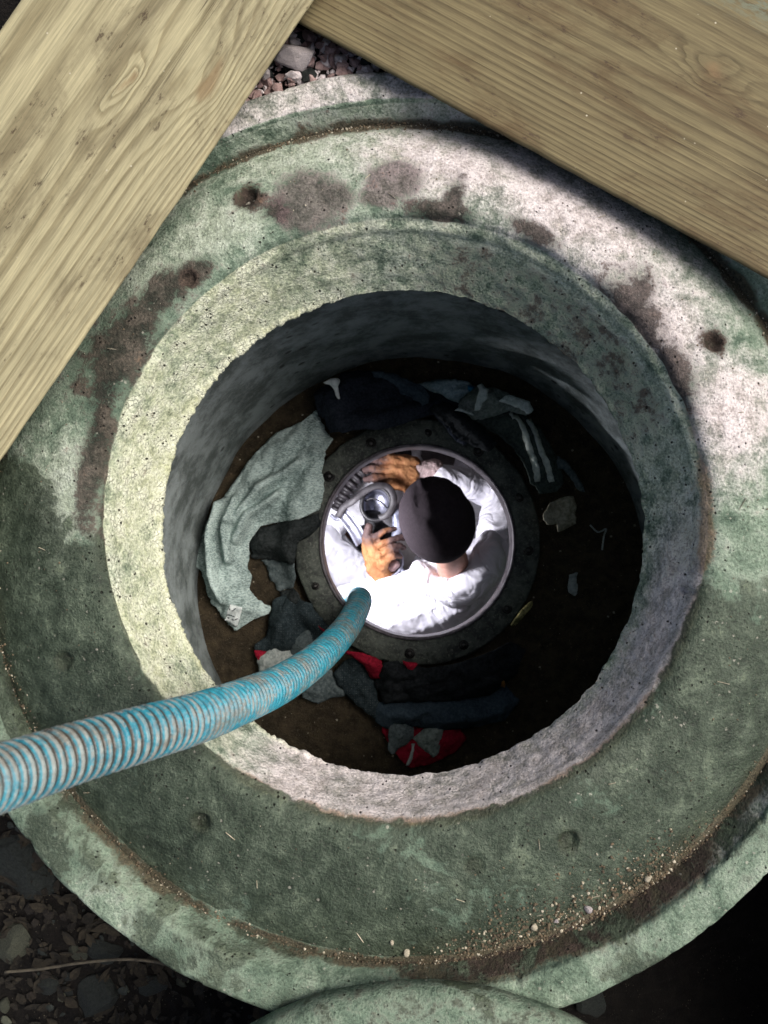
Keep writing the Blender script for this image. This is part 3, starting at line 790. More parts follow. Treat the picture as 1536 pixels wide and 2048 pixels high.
# left hand: from below, palm over the fitting, fingers to the right, thumb up
lh = []
base = [(740, 1080), (748, 1095), (758, 1110), (766, 1124)]
tips = [(796, 1056), (806, 1074), (807, 1092), (800, 1110)]
for k in range(4):
    (bx, by), (tx, ty) = base[k], tips[k]
    a0 = H(752 + 4 * k, 1142, 2.47); a1 = H(bx, by, 2.435); a2 = H(bx + (tx - bx) * 0.55, by + (ty - by) * 0.6 - 3, 2.425); a3 = H(tx - 5, ty, 2.44); a4 = H(tx, ty + 3, 2.465)
    lh += [(a0, a1, 0.022, 0.018), (a1, a2, 0.0125, 0.0112), (a2, a3, 0.0112, 0.0102), (a3, a4, 0.0102, 0.0095)]
lh += [(H(742, 1125, 2.48), H(733, 1090, 2.46), 0.022, 0.018), (H(733, 1090, 2.46), H(733, 1072, 2.435), 0.017, 0.014), (H(733, 1072, 2.435), H(739, 1052, 2.43), 0.0135, 0.012),
       (H(772, 1162, 2.50), H(752, 1135, 2.475), 0.033, 0.034), (H(790, 1160, 2.50), H(765, 1150, 2.49), 0.024, 0.028)]
glove(lh, [H(800, 1075, 2.44), H(806, 1090, 2.44), H(738, 1055, 2.43)], 0.09)
# knitted cuff on the right wrist
m_cuff = cloth_mat('knit_cuff', (0.42, 0.30, 0.29), (0.62, 0.50, 0.48), 220)
caps_obj('cuff', [(H(828, 943, 2.50), H(868, 938, 2.52), 0.033, 0.036)], 0.004, 2, m_cuff, person, fold=lambda v: 0.002 * fbm(v * 60, 2))

# ------------------------------------------------------------------ the fitting held in the gloves
m_steel = plain_mat('bright_steel', (0.13, 0.135, 0.17), (0.27, 0.28, 0.34), 0.35, 0.5, 30)
m_rub = plain_mat('grey_rubber', (0.009, 0.008, 0.009), (0.026, 0.023, 0.026), 0.5, 0, 50)
m_blk = plain_mat('black_rubber', (0.008, 0.008, 0.009), (0.02, 0.02, 0.022), 0.45, 0, 50)
m_tube = plain_mat('milky_tube', (0.12, 0.13, 0.18), (0.30, 0.32, 0.40), 0.3, 0.3, 34)
m_pink = plain_mat('pink_plug', (0.20, 0.12, 0.115), (0.30, 0.20, 0.19), 0.6, 0, 60)
fit = tag(empty('metal_fitting', H(755, 1060, 2.50)), 'silver metal fitting with black round rim and strap held between the gloves', 'fitting')
def catmull(pts, n):
    pts = [np.array(p, float) for p in pts]; pts = [2 * pts[0] - pts[1]] + pts + [2 * pts[-1] - pts[-2]]
    out = []
    for i in range(1, len(pts) - 2):
        for u in np.linspace(0, 1, n, endpoint=False):
            a, b, c, d = pts[i - 1:i + 3]
            out.append(0.5 * (2 * b + (c - a) * u + (2 * a - 5 * b + 4 * c - d) * u * u + (3 * b - a - 3 * c + d) * u ** 3))
    out.append(pts[-2]); return np.array(out)
def sweep(name, path, sect, mat, parent, up=(0, 0, 1), closed=False, twist=0.0, scale=None, attrs=None):
    """Sweep a closed 2-D section (side, up) along a path."""
    path = np.array(path); n = len(path); sect = np.array(sect); m = len(sect)
    T = np.gradient(path, axis=0)
    if closed: T = np.roll(path, -1, 0) - np.roll(path, 1, 0)
    T /= np.linalg.norm(T, axis=1)[:, None] + 1e-12
    vs = []
    ref = np.array(up, float)
    for i in range(n):
        s_ = np.cross(T[i], ref); s_ /= np.linalg.norm(s_) + 1e-9
        u_ = np.cross(s_, T[i])
        k = 1.0 if scale is None else scale[i]
        ca, sa = math.cos(twist * i / n), math.sin(twist * i / n)
        for x, y in sect: vs.append(path[i] + (s_ * (x * ca - y * sa) + u_ * (x * sa + y * ca)) * k)
    fs = []
    for i in range(n if closed else n - 1):
        i2 = (i + 1) % n
        for j in range(m):
            j2 = (j + 1) % m; fs.append((i * m + j, i * m + j2, i2 * m + j2, i2 * m + j))
    if not closed: fs += [tuple(range(m - 1, -1, -1)), tuple((n - 1) * m + j for j in range(m))]
    return link(name, mesh_np(name, vs, fs), mat, parent)
def circ(r, n=12): return [(r * math.cos(2 * math.pi * k / n), r * math.sin(2 * math.pi * k / n)) for k in range(n)]
def rect(w, h, b=0.0015): return [(-w / 2 + b, -h / 2), (w / 2 - b, -h / 2), (w / 2, -h / 2 + b), (w / 2, h / 2 - b), (w / 2 - b, h / 2), (-w / 2 + b, h / 2), (-w / 2, h / 2 - b), (-w / 2, -h / 2 + b)]
# rubber strap sweeping up from the left and curling round the opening
sp = catmull([H(676, 1034, 2.46), H(688, 1014, 2.445), H(706, 1002, 2.43), H(728, 984, 2.425), H(752, 972, 2.42), H(775, 974, 2.42), H(787, 992, 2.42), H(786, 1012, 2.425), H(774, 1030, 2.43), H(758, 1036, 2.44)], 10)
sweep('strap', sp, rect(0.021, 0.010), m_rub, fit)
# round rim, cup and its bright inside
el = lambda cx, cy, rx, ry, d, n=48, rot=0.0: [H(cx + rx * math.cos(a) * math.cos(rot) - ry * math.sin(a) * math.sin(rot), cy + rx * math.cos(a) * math.sin(rot) + ry * math.sin(a) * math.cos(rot), d) for a in np.linspace(0, 2 * math.pi, n, endpoint=False)]
sweep('rim', el(752, 1008, 29, 33, 2.44, rot=0.3), circ(0.0065, 10), m_blk, fit, closed=True)
cupr = []
for k, (s_, d_) in enumerate([(1.0, 2.442), (0.97, 2.46), (0.93, 2.48), (0.88, 2.495), (0.55, 2.50), (0.02, 2.502)]): cupr.append(el(752 - k * 0.6, 1008 + k * 0.8, 28 * s_, 32 * s_, d_, rot=0.3))
vs = [p for r in cupr for p in r]; fs = [(i * 48 + j, i * 48 + (j + 1) % 48, (i + 1) * 48 + (j + 1) % 48, (i + 1) * 48 + j) for i in range(5) for j in range(48)]
cup = link('cup', mesh_np('cup', vs, fs), m_steel, fit); cup.modifiers.new('thick', 'SOLIDIFY').thickness = 0.003
sweep('divider', catmull([H(731, 1002, 2.462), H(744, 997, 2.455), H(762, 1004, 2.455), H(774, 1016, 2.462)], 8), rect(0.005, 0.014), m_blk, fit)
# steel channel on the left
ch = catmull([H(680, 1022, 2.47), H(694, 1038, 2.465), H(710, 1060, 2.46), H(724, 1086, 2.47)], 10)
sweep('channel', ch, [(-0.020, -0.006), (0.020, -0.006), (0.022, 0.006), (0.017, 0.010), (0.012, 0.003), (0.002, 0.001), (-0.002, 0.006), (-0.008, 0.006), (-0.011, 0.0), (-0.017, 0.001), (-0.022, 0.008)], m_steel, fit)
sweep('hook', catmull([H(662, 1030, 2.475), H(672, 1038, 2.47), H(680, 1036, 2.465), H(684, 1028, 2.46)], 8), circ(0.006, 10), m_steel, fit)
# tube down the right side, dark shell below
sweep('tube', catmull([H(788, 1010, 2.45), H(794, 1030, 2.445), H(795, 1050, 2.445), H(793, 1072, 2.46)], 8), [(x * 1.0, y * 0.8) for x, y in circ(0.017, 16)], m_tube, fit)
caps_obj('shell', [(H(745, 1050, 2.50), H(772, 1070, 2.50), 0.030, 0.030), (H(772, 1070, 2.50), H(782, 1120, 2.52), 0.032, 0.030), (H(735, 1030, 2.50), H(760, 1030, 2.51), 0.018, 0.018)], 0.005, 4, m_blk, fit)
sweep('lower_ring', el(783, 1126, 21, 27, 2.475, rot=0.35), circ(0.005, 10), m_steel, fit, closed=True)
caps_obj('plug', [(H(783, 1133, 2.475), H(789, 1129, 2.465), 0.018, 0.017)], 0.004, 3, m_pink, fit, fold=lambda v: 0.003 * fbm(v * 70, 2))
caps_obj('nut', [(H(803, 1138, 2.48), H(806, 1144, 2.48), 0.007, 0.008), (H(802, 1154, 2.485), H(807, 1158, 2.485), 0.009, 0.007)], 0.003, 1, m_tube, fit)
# ribbed black breathing hose behind the strap
hp = catmull([H(672, 1020, 2.56), H(690, 985, 2.55), H(712, 957, 2.55), H(738, 930, 2.56), H(775, 912, 2.58), H(815, 905, 2.62)], 60)
arcl = np.concatenate([[0], np.cumsum(np.linalg.norm(np.diff(hp, axis=0), axis=1))])
o = sweep('ribbed_hose', hp, circ(0.022, 18), m_rub, None, scale=1 + 0.22 * np.sign(np.sin(arcl * 2 * math.pi / 0.024)) * np.abs(np.sin(arcl * 2 * math.pi / 0.024)) ** 0.5)
tag(o, 'dark ribbed hose curving behind the upper orange glove', 'hose')
m_sheet = cloth_mat('pale_sheet', (0.55, 0.55, 0.58), (0.72, 0.72, 0.75), 60)  # rumpled sheet standing for the white trouser leg behind the hose
vs, fs = [], []
for i in range(30):
    for j in range(30):
        x = 650 + 190 * i / 29; y = 880 + 170 * j / 29
        p = Vector(H(x, y, 2.66)); vs.append((p.x, p.y, p.z + 0.02 * float(fbm(np.array([p.x * 12, p.y * 12, 0]), 3))))
fs = [(i * 30 + j, i * 30 + j + 1, (i + 1) * 30 + j + 1, (i + 1) * 30 + j) for i in range(29) for j in range(29)]
sh = link('white_sheet', mesh_np('white_sheet', vs, fs), m_sheet); sh.modifiers.new('thick', 'SOLIDIFY').thickness = 0.12
tag(sh, 'white sack lying in the tank behind the ribbed hose', 'sheet')

# work lamp hung under the tank roof: it lights the person
lampc = Vector(H(568, 1090, 2.13)); aim = (Vector(H(850, 1130, 2.5)) - lampc).normalized()
lamp = tag(empty('work_lamp', lampc), 'small work lamp lighting the person inside the tank', 'lamp')
lm = aim.to_track_quat('Z', 'Y').to_matrix().to_4x4(); lm.translation = lampc
bm = bmesh.new(); bmesh.ops.create_cube(bm, size=1.0); bmesh.ops.scale(bm, vec=(0.19, 0.11, 0.03), verts=bm.verts)
bmesh.ops.bevel(bm, geom=bm.edges[:], offset=0.006, segments=2, affect='EDGES')
bmesh.ops.transform(bm, matrix=lm @ Matrix.Translation((0, 0, -0.025)), verts=bm.verts)
me = bpy.data.meshes.new('housing'); bm.to_mesh(me); bm.free(); link('housing', me, m_blk, lamp, False)
t = NT('lamp_glass', 0.3); t.b.inputs['Emission Color'].default_value = (0.95, 0.93, 1.0, 1); t.b.inputs['Emission Strength'].default_value = 5.0
bm = bmesh.new(); bmesh.ops.create_cube(bm, size=1.0); bmesh.ops.scale(bm, vec=(0.18, 0.10, 0.003), verts=bm.verts); bmesh.ops.transform(bm, matrix=lm, verts=bm.verts)
me = bpy.data.meshes.new('glass'); bm.to_mesh(me); bm.free(); t.m.cycles.emission_sampling = 'NONE'; link('glass', me, t.m, lamp, False)
sweep('bracket', catmull([lampc - aim * 0.03 + Vector((0, 0.03, 0)), lampc - aim * 0.045 + Vector((0, 0.03, 0.02)), lampc - aim * 0.05 + Vector((0, 0, 0.04))], 6), circ(0.005, 8), m_blk, lamp)
ld = bpy.data.lights.new('work_lamp_light', 'AREA'); ld.shape = 'RECTANGLE'; ld.size = 0.18; ld.size_y = 0.10; ld.energy = 7.8; ld.color = (0.95, 0.92, 1.0)
lo = bpy.data.objects.new('work_lamp_light', ld); COL.objects.link(lo)
lo.parent = lamp; lo.matrix_parent_inverse = Matrix.Translation(lampc).inverted()
lo.matrix_basis = Matrix.Translation(lampc + aim * 0.006) @ (-aim).to_track_quat('Z', 'Y').to_matrix().to_4x4()

# ------------------------------------------------------------------ blue suction hose
HP = [(-330, 1660, 0.58), (-150, 1606, 0.615), (0, 1556, 0.695), (150, 1506, 0.775), (300, 1463, 0.86), (400, 1434, 0.95), (490, 1400, 1.08), (570, 1363, 1.25), (640, 1313, 1.48), (688, 1262, 1.70), (712, 1222, 1.88), (720, 1200, 1.99), (712, 1200, 2.10), (690, 1222, 2.30), (650, 1262, 2.55), (640, 1300, 2.8)]
HEAD = [(-2.05, -0.95, -0.02), (-1.55, -0.80, 0.02), (-1.15, -0.62, 0.22), (-0.80, -0.46, 0.42)]
hpth = catmull(HEAD + [tuple(Q(x, y, d)) for x, y, d in HP], 40)
al = np.concatenate([[0], np.cumsum(np.linalg.norm(np.diff(hpth, axis=0), axis=1))])
ns = int(al[-1] / 0.0011)
s_new = np.linspace(0, al[-1], ns)
hpth = np.stack([np.interp(s_new, al, hpth[:, k]) for k in range(3)], 1)
for _ in range(60):
    hpth[1:-1] = 0.25 * hpth[:-2] + 0.5 * hpth[1:-1] + 0.25 * hpth[2:]
S0 = al[40 * (len(HEAD) + 1)] - 0.12
per = 0.0120 + 0.0080 * sstep(0.55, 1.15, s_new - S0)
phase = np.cumsum(np.gradient(s_new) / per)
rib = 0.5 + 0.5 * np.cos(2 * math.pi * phase)
rad = 1 + 0.135 * (np.clip(rib * 1.5 - 0.25, 0, 1) - 0.5)
t = NT('blue_hose', 0.45, 0.45)
rv = t.at('rib'); nz = t.noise(30, 5, 0.7, 0.4); nf = t.noise(140, 4, 0.7)
blue = t.mix(t.step(0.3, 0.7, nf), (0.010, 0.125, 0.175), (0.022, 0.230, 0.295))
scuff = t.math('MULTIPLY', t.step(0.45, 0.80, rv), t.step(0.44, 0.60, t.math('ADD', nz, t.at('wear'))))
c = t.mix(t.math('MULTIPLY', scuff, 0.80), blue, t.mix(nf, (0.11, 0.108, 0.088), (0.37, 0.365, 0.32)))
c = t.mix(t.math('MULTIPLY', t.step(0.40, 0.12, rv), 0.86), c, t.mix(nz, (0.030, 0.020, 0.012), (0.012, 0.050, 0.065)))  # grooves darkened in the colour to deepen the rib shading
smear = t.noise(11, 6, 0.75, 0.8)
c = t.mix(t.math('MULTIPLY', t.step(0.46, 0.62, smear), 0.70), c, t.mix(nf, (0.055, 0.045, 0.030), (0.20, 0.175, 0.13)))
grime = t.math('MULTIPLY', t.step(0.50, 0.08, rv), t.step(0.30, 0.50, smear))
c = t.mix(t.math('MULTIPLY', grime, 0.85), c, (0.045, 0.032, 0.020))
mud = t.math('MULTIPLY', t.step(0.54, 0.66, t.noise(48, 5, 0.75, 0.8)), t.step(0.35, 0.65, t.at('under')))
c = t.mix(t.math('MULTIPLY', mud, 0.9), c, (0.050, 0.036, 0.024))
t.col(c).nrm(t.bump(t.math('ADD', nf, t.math('MULTIPLY', nz, 0.6)), 0.002, 0.7))
t.rough(t.math('ADD', 0.38, t.math('MULTIPLY', scuff, 0.35)))
HR = 0.029
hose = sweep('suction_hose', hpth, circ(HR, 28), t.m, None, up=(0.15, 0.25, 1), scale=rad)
nv = len(hose.data.vertices)
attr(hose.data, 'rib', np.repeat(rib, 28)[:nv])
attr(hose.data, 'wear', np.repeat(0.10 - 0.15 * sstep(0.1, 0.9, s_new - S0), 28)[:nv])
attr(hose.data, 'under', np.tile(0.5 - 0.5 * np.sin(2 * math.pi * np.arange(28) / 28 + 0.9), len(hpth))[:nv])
tag(hose, 'dirty ribbed blue suction hose running from the left edge into the manhole', 'hose')

# ------------------------------------------------------------------ rags on the shaft floor
def pip(x, y, poly):
    inside = np.zeros(np.shape(x), bool); j = len(poly) - 1
    for i in range(len(poly)):
        xi, yi = poly[i]; xj, yj = poly[j]
        cnd = ((yi > y) != (yj > y)) & (x < (xj - xi) * (y - yi) / (yj - yi + 1e-12) + xi)
        inside ^= cnd; j = i
    return inside
def seg_d(x, y, pts):
    d = np.full(np.shape(x), 1e9)
    for (x0, y0), (x1, y1) in zip(pts[:-1], pts[1:]):
        vx, vy = x1 - x0, y1 - y0; L = vx * vx + vy * vy + 1e-12
        u = np.clip(((x - x0) * vx + (y - y0) * vy) / L, 0, 1)
        d = np.minimum(d, np.hypot(x - x0 - u * vx, y - y0 - u * vy))
    return d
def rag(name, label, cat, poly, mat, layer=0, amp=0.010, fdir=30, freq=26, ridges=(), spacing=0.0075, parent=None, lift=0.004, height=None, thick=0.0022, group='rags strewn over the shaft floor', seed=0):
    """A piece of cloth: its outline in photograph pixels is laid on the shaft floor and draped with folds."""
    zf = SH_Z + 0.02 + layer * 0.006
    pts = np.array([tuple(P(x, y, zf))[:2] for x, y in poly])
    # resample
    lp = np.vstack([pts, pts[:1]]); sl = np.concatenate([[0], np.cumsum(np.hypot(*np.diff(lp, axis=0).T))])
    nb = max(8, int(sl[-1] / spacing)); ss = np.linspace(0, sl[-1], nb, endpoint=False)
    bx, by = np.interp(ss, sl, lp[:, 0]), np.interp(ss, sl, lp[:, 1])
    jit = 0.0045 * fbm(np.stack([bx * 38, by * 38, 0 * bx + seed], -1), 4, 0.65)
    bx, by = bx + jit, by + jit * 0.7
    g = np.arange(-0.8, 0.8, spacing)
    lo_x, hi_x, lo_y, hi_y = bx.min(), bx.max(), by.min(), by.max()
    gx, gy = np.meshgrid(np.arange(lo_x, hi_x, spacing), np.arange(lo_y, hi_y, spacing * 0.87))
    gx = gx + (np.arange(gx.shape[0]) % 2)[:, None] * spacing * 0.5
    gx, gy = gx.ravel(), gy.ravel()
    bp = list(zip(bx, by))
    k = pip(gx, gy, bp); gx, gy = gx[k], gy[k]
    k = seg_d(gx, gy, bp + bp[:1]) > spacing * 0.55; gx, gy = gx[k], gy[k]
    allp = [Vector((a, b)) for a, b in bp] + [Vector((a, b)) for a, b in zip(gx, gy)]
    vo, _, fo, *_ = delaunay_2d_cdt(allp, [], [list(range(nb))], 1, 1e-6)
    x = np.array([v.x for v in vo]); y = np.array([v.y for v in vo])
    de = seg_d(x, y, bp + bp[:1])
    fall = 0.35 + 0.65 * sstep(0.0, 0.03, de)
    a = math.radians(fdir); u = x * math.cos(a) + y * math.sin(a); w = -x * math.sin(a) + y * math.cos(a)
    q = np.stack([u * freq * 0.22, w * freq, 0 * u + seed * 3.7], -1)
    q = q + 0.5 * fbm(q * 0.4 + 5, 2)[:, None]
    amp = amp * 2.0
    fold = 0.18 * (1 - 3 * np.abs(pn(np.stack([x * freq * 2.6, y * freq * 2.6, 0 * x + seed], -1)))) + (1 - np.abs(pn(q)) * 2.2) * 0.6 + (1 - np.abs(pn(q * 2.1 + 9)) * 2.2) * 0.25 + 0.5 * pn(q * 0.3)
    z = support_h(x, y) + lift + layer * 0.007 + amp * fall * (fold + 0.4)
    z = z + 0.012 * sstep(0.0, 0.045, de) + fall * crumple(np.stack([x, y, 0 * x + seed], -1), 52, amp * 0.75, 7, 11 + seed)
    for rp, ra, rw in ridges:
        rr = [tuple(P(px, py, zf))[:2] for px, py in rp]
        z = z + ra * np.exp(-(seg_d(x, y, rr) / rw) ** 2)
    if height is not None: z = z + height(x, y)
    z = np.maximum(z, support_h(x, y) + 0.002)
    me = mesh_np(name, np.stack([x, y, z], -1), [tuple(f) for f in fo])
    o = link(name, me, mat, parent)
    md = o.modifiers.new('thick', 'SOLIDIFY'); md.thickness = thick; md.offset = 1.0
    if parent is None: tag(o, label, cat, group)
    return o
C_heather = cloth_mat('heather_grey', (0.130, 0.185, 0.175), (0.50, 0.62, 0.58), 150, (1, 2.2, 1))
C_navy = cloth_mat('navy_cloth', (0.009, 0.013, 0.019), (0.026, 0.032, 0.044), 160)
C_navy2 = cloth_mat('faded_navy', (0.026, 0.042, 0.056), (0.055, 0.080, 0.098), 160)
C_pale = cloth_mat('pale_blue_cloth', (0.18, 0.27, 0.29), (0.36, 0.48, 0.50), 120)
C_green = cloth_mat('grey_green_cloth', (0.12, 0.155, 0.135), (0.28, 0.33, 0.29), 120)
C_palegreen = cloth_mat('pale_green_cloth', (0.40, 0.50, 0.46), (0.62, 0.70, 0.66), 120)
C_dgreen = cloth_mat('dark_green_cloth', (0.030, 0.044, 0.038), (0.075, 0.095, 0.082), 120)
C_stripe = cloth_mat('white_stripe', (0.40, 0.46, 0.40), (0.62, 0.68, 0.60), 100)
C_beige = cloth_mat('beige_cloth', (0.20, 0.19, 0.13), (0.40, 0.38, 0.28), 110)
C_dark = cloth_mat('charcoal_cloth', (0.010, 0.013, 0.013), (0.035, 0.042, 0.042), 140)
C_slate = cloth_mat('slate_cloth', (0.050, 0.068, 0.070), (0.125, 0.155, 0.155), 130)
C_check = cloth_mat('dotted_cloth', (0.014, 0.022, 0.025), (0.034, 0.048, 0.052), 130, grid=(170, (0.065, 0.082, 0.084)))
C_red = cloth_mat('red_cloth', (0.16, 0.006, 0.016), (0.33, 0.014, 0.035), 140)
C_lgrey = cloth_mat('light_grey_cloth', (0.22, 0.26, 0.24), (0.42, 0.46, 0.43), 120)
C_black = cloth_mat('black_cloth', (0.008, 0.010, 0.011), (0.024, 0.028, 0.030), 120)
C_white = cloth_mat('white_label', (0.60, 0.68, 0.66), (0.80, 0.86, 0.84), 90)
C_ink = plain_mat('label_ink', (0.06, 0.08, 0.08), (0.12, 0.15, 0.15), 0.8)

shirt = rag('grey_shirt', 'torn heather grey shirt with a white printed label, left of the flange', 'shirt',
    [(632, 818), (645, 850), (660, 872), (668, 880), (655, 905), (648, 945), (652, 985), (640, 1022), (600, 1040), (545, 1046), (520, 1052), (500, 1080), (494, 1115), (492, 1135), (503, 1150), (498, 1180), (515, 1200), (542, 1212), (536, 1228), (505, 1240), (468, 1264), (450, 1240), (420, 1205), (408, 1160), (400, 1142), (386, 1132), (396, 1090), (410, 1050), (440, 1005), (470, 960), (510, 905), (550, 865), (600, 845)],
    C_heather, 2, 0.009, 60, 20, spacing=0.006,
    ridges=[([(440, 1010), (425, 1080), (430, 1150), (450, 1200)], 0.058, 0.011), ([(475, 1000), (455, 1060), (462, 1120)], 0.050, 0.009), ([(600, 930), (520, 980), (470, 1040)], 0.036, 0.011), ([(560, 990), (500, 1030), (475, 1080)], 0.042, 0.009), ([(450, 1225), (495, 1210)], 0.012, 0.008), ([(405, 1120), (418, 1180)], 0.010, 0.007)])
from mathutils.bvhtree import BVHTree
def drape_on(o):
    bvh = BVHTree.FromPolygons([v.co for v in o.data.vertices], [p.vertices for p in o.data.polygons])
    def f(px, py, up=0.005):
        w = P(px, py, SH_Z + 0.03)
        h = bvh.ray_cast(Vector((w.x, w.y, 0.5)), Vector((0, 0, -1)))
        return Vector((w.x, w.y, (h[0].z if h[0] else SH_Z + 0.03) + up))
    return f
def patch(name, quad, mat, parent, f, up, n=10, thick=0.0012):
    """A small flat piece sewn or printed on the cloth beneath it (four photograph corners)."""
    vs = []
    for i in range(n):
        for j in range(n):
            u, v = i / (n - 1), j / (n - 1)
            a = np.array(quad[0]) * (1 - u) * (1 - v) + np.array(quad[1]) * u * (1 - v) + np.array(quad[2]) * u * v + np.array(quad[3]) * (1 - u) * v
            vs.append(f(a[0], a[1], up))
    fs = [(i * n + j, (i + 1) * n + j, (i + 1) * n + j + 1, i * n + j + 1) for i in range(n - 1) for j in range(n - 1)]
    o = link(name, mesh_np(name, vs, fs), mat, parent)
    o.modifiers.new('thick', 'SOLIDIFY').thickness = thick
    return o
ff = drape_on(shirt)
lab = patch('label', [(464, 1208), (490, 1213), (474, 1254), (450, 1240)], C_white, shirt, ff, 0.0062)
for q in ([(463, 1214), (467, 1222), (465, 1225), (461, 1217)], [(464, 1222), (476, 1214), (477, 1216), (465, 1225)], [(456, 1227), (480, 1234), (480, 1236), (455, 1229)], [(455, 1233), (470, 1238), (469, 1241), (454, 1236)], [(470, 1238), (479, 1235), (479, 1237), (469, 1241)], [(458, 1247), (465, 1249), (464, 1251), (457, 1249)]):
    o = patch('print', q, C_ink, lab, ff, 0.0072, 4, 0.0004)
tag(lab, 'white printed label')

rag('navy_cloth', 'large navy cloth bundle lying against the wall above the flange', 'cloth',
    [(628, 790), (640, 778), (660, 768), (678, 764), (684, 750), (720, 746), (770, 750), (800, 754), (830, 770), (858, 782), (900, 800), (935, 810), (930, 830), (912, 850), (925, 870), (940, 888), (925, 895), (905, 880), (888, 860), (862, 835), (840, 842), (800, 858), (760, 868), (715, 868), (690, 874), (664, 868), (650, 845), (636, 822)],
    C_navy, 5, 0.014, 20, 16, height=lambda x, y: 0.03 * np.exp(-((x - P(740, 810, SH_Z).x) / 0.12) ** 2))
rag('faded_cloth', 'faded navy fold lying on top of the large navy bundle', 'cloth', [(744, 747), (800, 755), (840, 775), (858, 790), (858, 812), (846, 818), (820, 798), (790, 785), (760, 776)], C_navy2, 9, 0.008, -30, 20, height=lambda x, y: 0.025 + 0 * x)
rag('white_rag', 'narrow white rag tip poking out of the navy bundle', 'rag', [(652, 771), (664, 766), (680, 765), (680, 786), (685, 806), (679, 806), (672, 788), (664, 777)], C_white, 9, 0.004, 80, 20, height=lambda x, y: 0.050 + 0 * x)
pbc = rag('pale_blue_cloth', 'pale blue cloth with a bright blue corner behind the navy bundle', 'cloth', [(830, 768), (870, 760), (910, 757), (938, 764), (958, 776), (945, 792), (922, 806), (885, 796), (855, 786)], C_pale, 3, 0.010, 10, 22)
C_bblue = cloth_mat('bright_blue', (0.01, 0.16, 0.30), (0.02, 0.24, 0.40), 120)
rag('corner', None, None, [(936, 770), (946, 768), (954, 776), (944, 786)], C_bblue, 6, 0.004, parent=pbc)
gsh = rag('green_shirt', 'crumpled grey green shirt with pale trim, upper right of the flange', 'shirt', [(910, 826), (920, 802), (940, 786), (955, 772), (975, 778), (1000, 782), (1030, 790), (1055, 805), (1064, 826), (1050, 832), (1020, 822), (995, 830), (965, 838), (940, 840)], C_green, 6, 0.020, 50, 18)
rag('trim', None, None, [(944, 828), (950, 805), (956, 786), (952, 776), (962, 772), (974, 786), (972, 802), (962, 812), (955, 828)], C_palegreen, 10, 0.008, 70, 22, height=lambda x, y: 0.030 + 0 * x, parent=gsh)
rag('hem', None, None, [(995, 806), (1010, 794), (1035, 796), (1056, 808), (1064, 826), (1052, 832), (1036, 818), (1015, 812)], C_palegreen, 9, 0.006, 20, 20, height=lambda x, y: 0.026 + 0 * x, parent=gsh)
rag('collar_corner', None, None, [(908, 828), (918, 817), (926, 826), (940, 832), (946, 838), (930, 832)], C_palegreen, 9, 0.004, height=lambda x, y: 0.026 + 0 * x, parent=gsh)
pants = rag('track_pants', 'dark green track pants with two pale stripes, right of the flange', 'pants', [(950, 842), (985, 828), (1020, 820), (1050, 830), (1075, 850), (1100, 890), (1118, 930), (1128, 965), (1112, 985), (1080, 988), (1058, 970), (1050, 940), (1030, 905), (1000, 875), (970, 860)], C_dgreen, 4, 0.012, -62, 20)
fp = drape_on(pants)
def stripe(pts, w):
    c = catmull([tuple(p) + (0,) for p in pts], 5)[:, :2]; n_ = np.gradient(c, axis=0); n_ /= np.linalg.norm(n_, axis=1)[:, None]
    vs, fs = [], []
    for k, (p, d) in enumerate(zip(c, n_)):
        ww = w * (0.95 + 0.12 * math.sin(k * 1.7))
        for s_ in (-1, -0.33, 0.33, 1): vs.append(fp(p[0] - d[1] * ww * s_, p[1] + d[0] * ww * s_, 0.0062))
    for k in range(len(c) - 1):
        for j in range(3): fs.append((k * 4 + j, k * 4 + j + 1, k * 4 + 5 + j, k * 4 + 4 + j))
    o = link('stripe', mesh_np('stripe', vs, fs), C_stripe, pants); o.modifiers.new('thick', 'SOLIDIFY').thickness = 0.002
stripe([(1028, 832), (1040, 860), (1048, 890), (1060, 920), (1066, 945), (1070, 966)], 6)
stripe([(1056, 840), (1066, 868), (1074, 895), (1084, 925), (1092, 945), (1098, 966)], 6)
stripe([(1018, 827), (1024, 842)], 3.5)
rag('beige_cloth', 'small beige cloth with a notched corner lying right of the flange', 'cloth', [(1080, 1030), (1098, 1006), (1122, 996), (1144, 994), (1150, 1020), (1148, 1048), (1125, 1060), (1108, 1066), (1110, 1048), (1090, 1050), (1079, 1044)], C_beige, 5, 0.008, 60, 20, lift=0.02)
rag('torn_rag', 'pale torn strip beside the lower end of the striped pants', 'rag', [(1102, 916), (1118, 912), (1136, 926), (1152, 944), (1164, 968), (1172, 985), (1156, 978), (1142, 955), (1124, 938), (1108, 936)], C_slate, 5, 0.008, -40, 24)
rag('dark_rag', 'black crumpled rag tucked between the grey shirt and the flange', 'rag', [(500, 1082), (520, 1056), (560, 1046), (610, 1040), (640, 1028), (644, 1050), (625, 1070), (600, 1085), (596, 1115), (590, 1130), (560, 1122), (530, 1118), (500, 1115)], C_dark, 1, 0.016, 40, 24)
rag('black_sleeve', 'black sleeve lying over the upper right edge of the flange', 'sleeve', [(858, 806), (900, 806), (938, 838), (968, 862), (990, 892), (975, 908), (945, 898), (915, 880), (885, 852), (862, 832)], C_black, 7, 0.012, -40, 24)
rag('charcoal_rag', 'charcoal rag on the soil between slate rag and dotted cloth', 'rag', [(560, 1184), (590, 1176), (604, 1190), (640, 1236), (622, 1246), (590, 1220), (566, 1204)], C_dark, 1, 0.012, 60, 26)
rag('slate_rag', 'thin slate grey rag below the black crumpled rag', 'rag', [(520, 1120), (560, 1118), (592, 1125), (596, 1150), (588, 1175), (560, 1182), (540, 1160), (536, 1140)], C_slate, 0, 0.006, 20, 20)
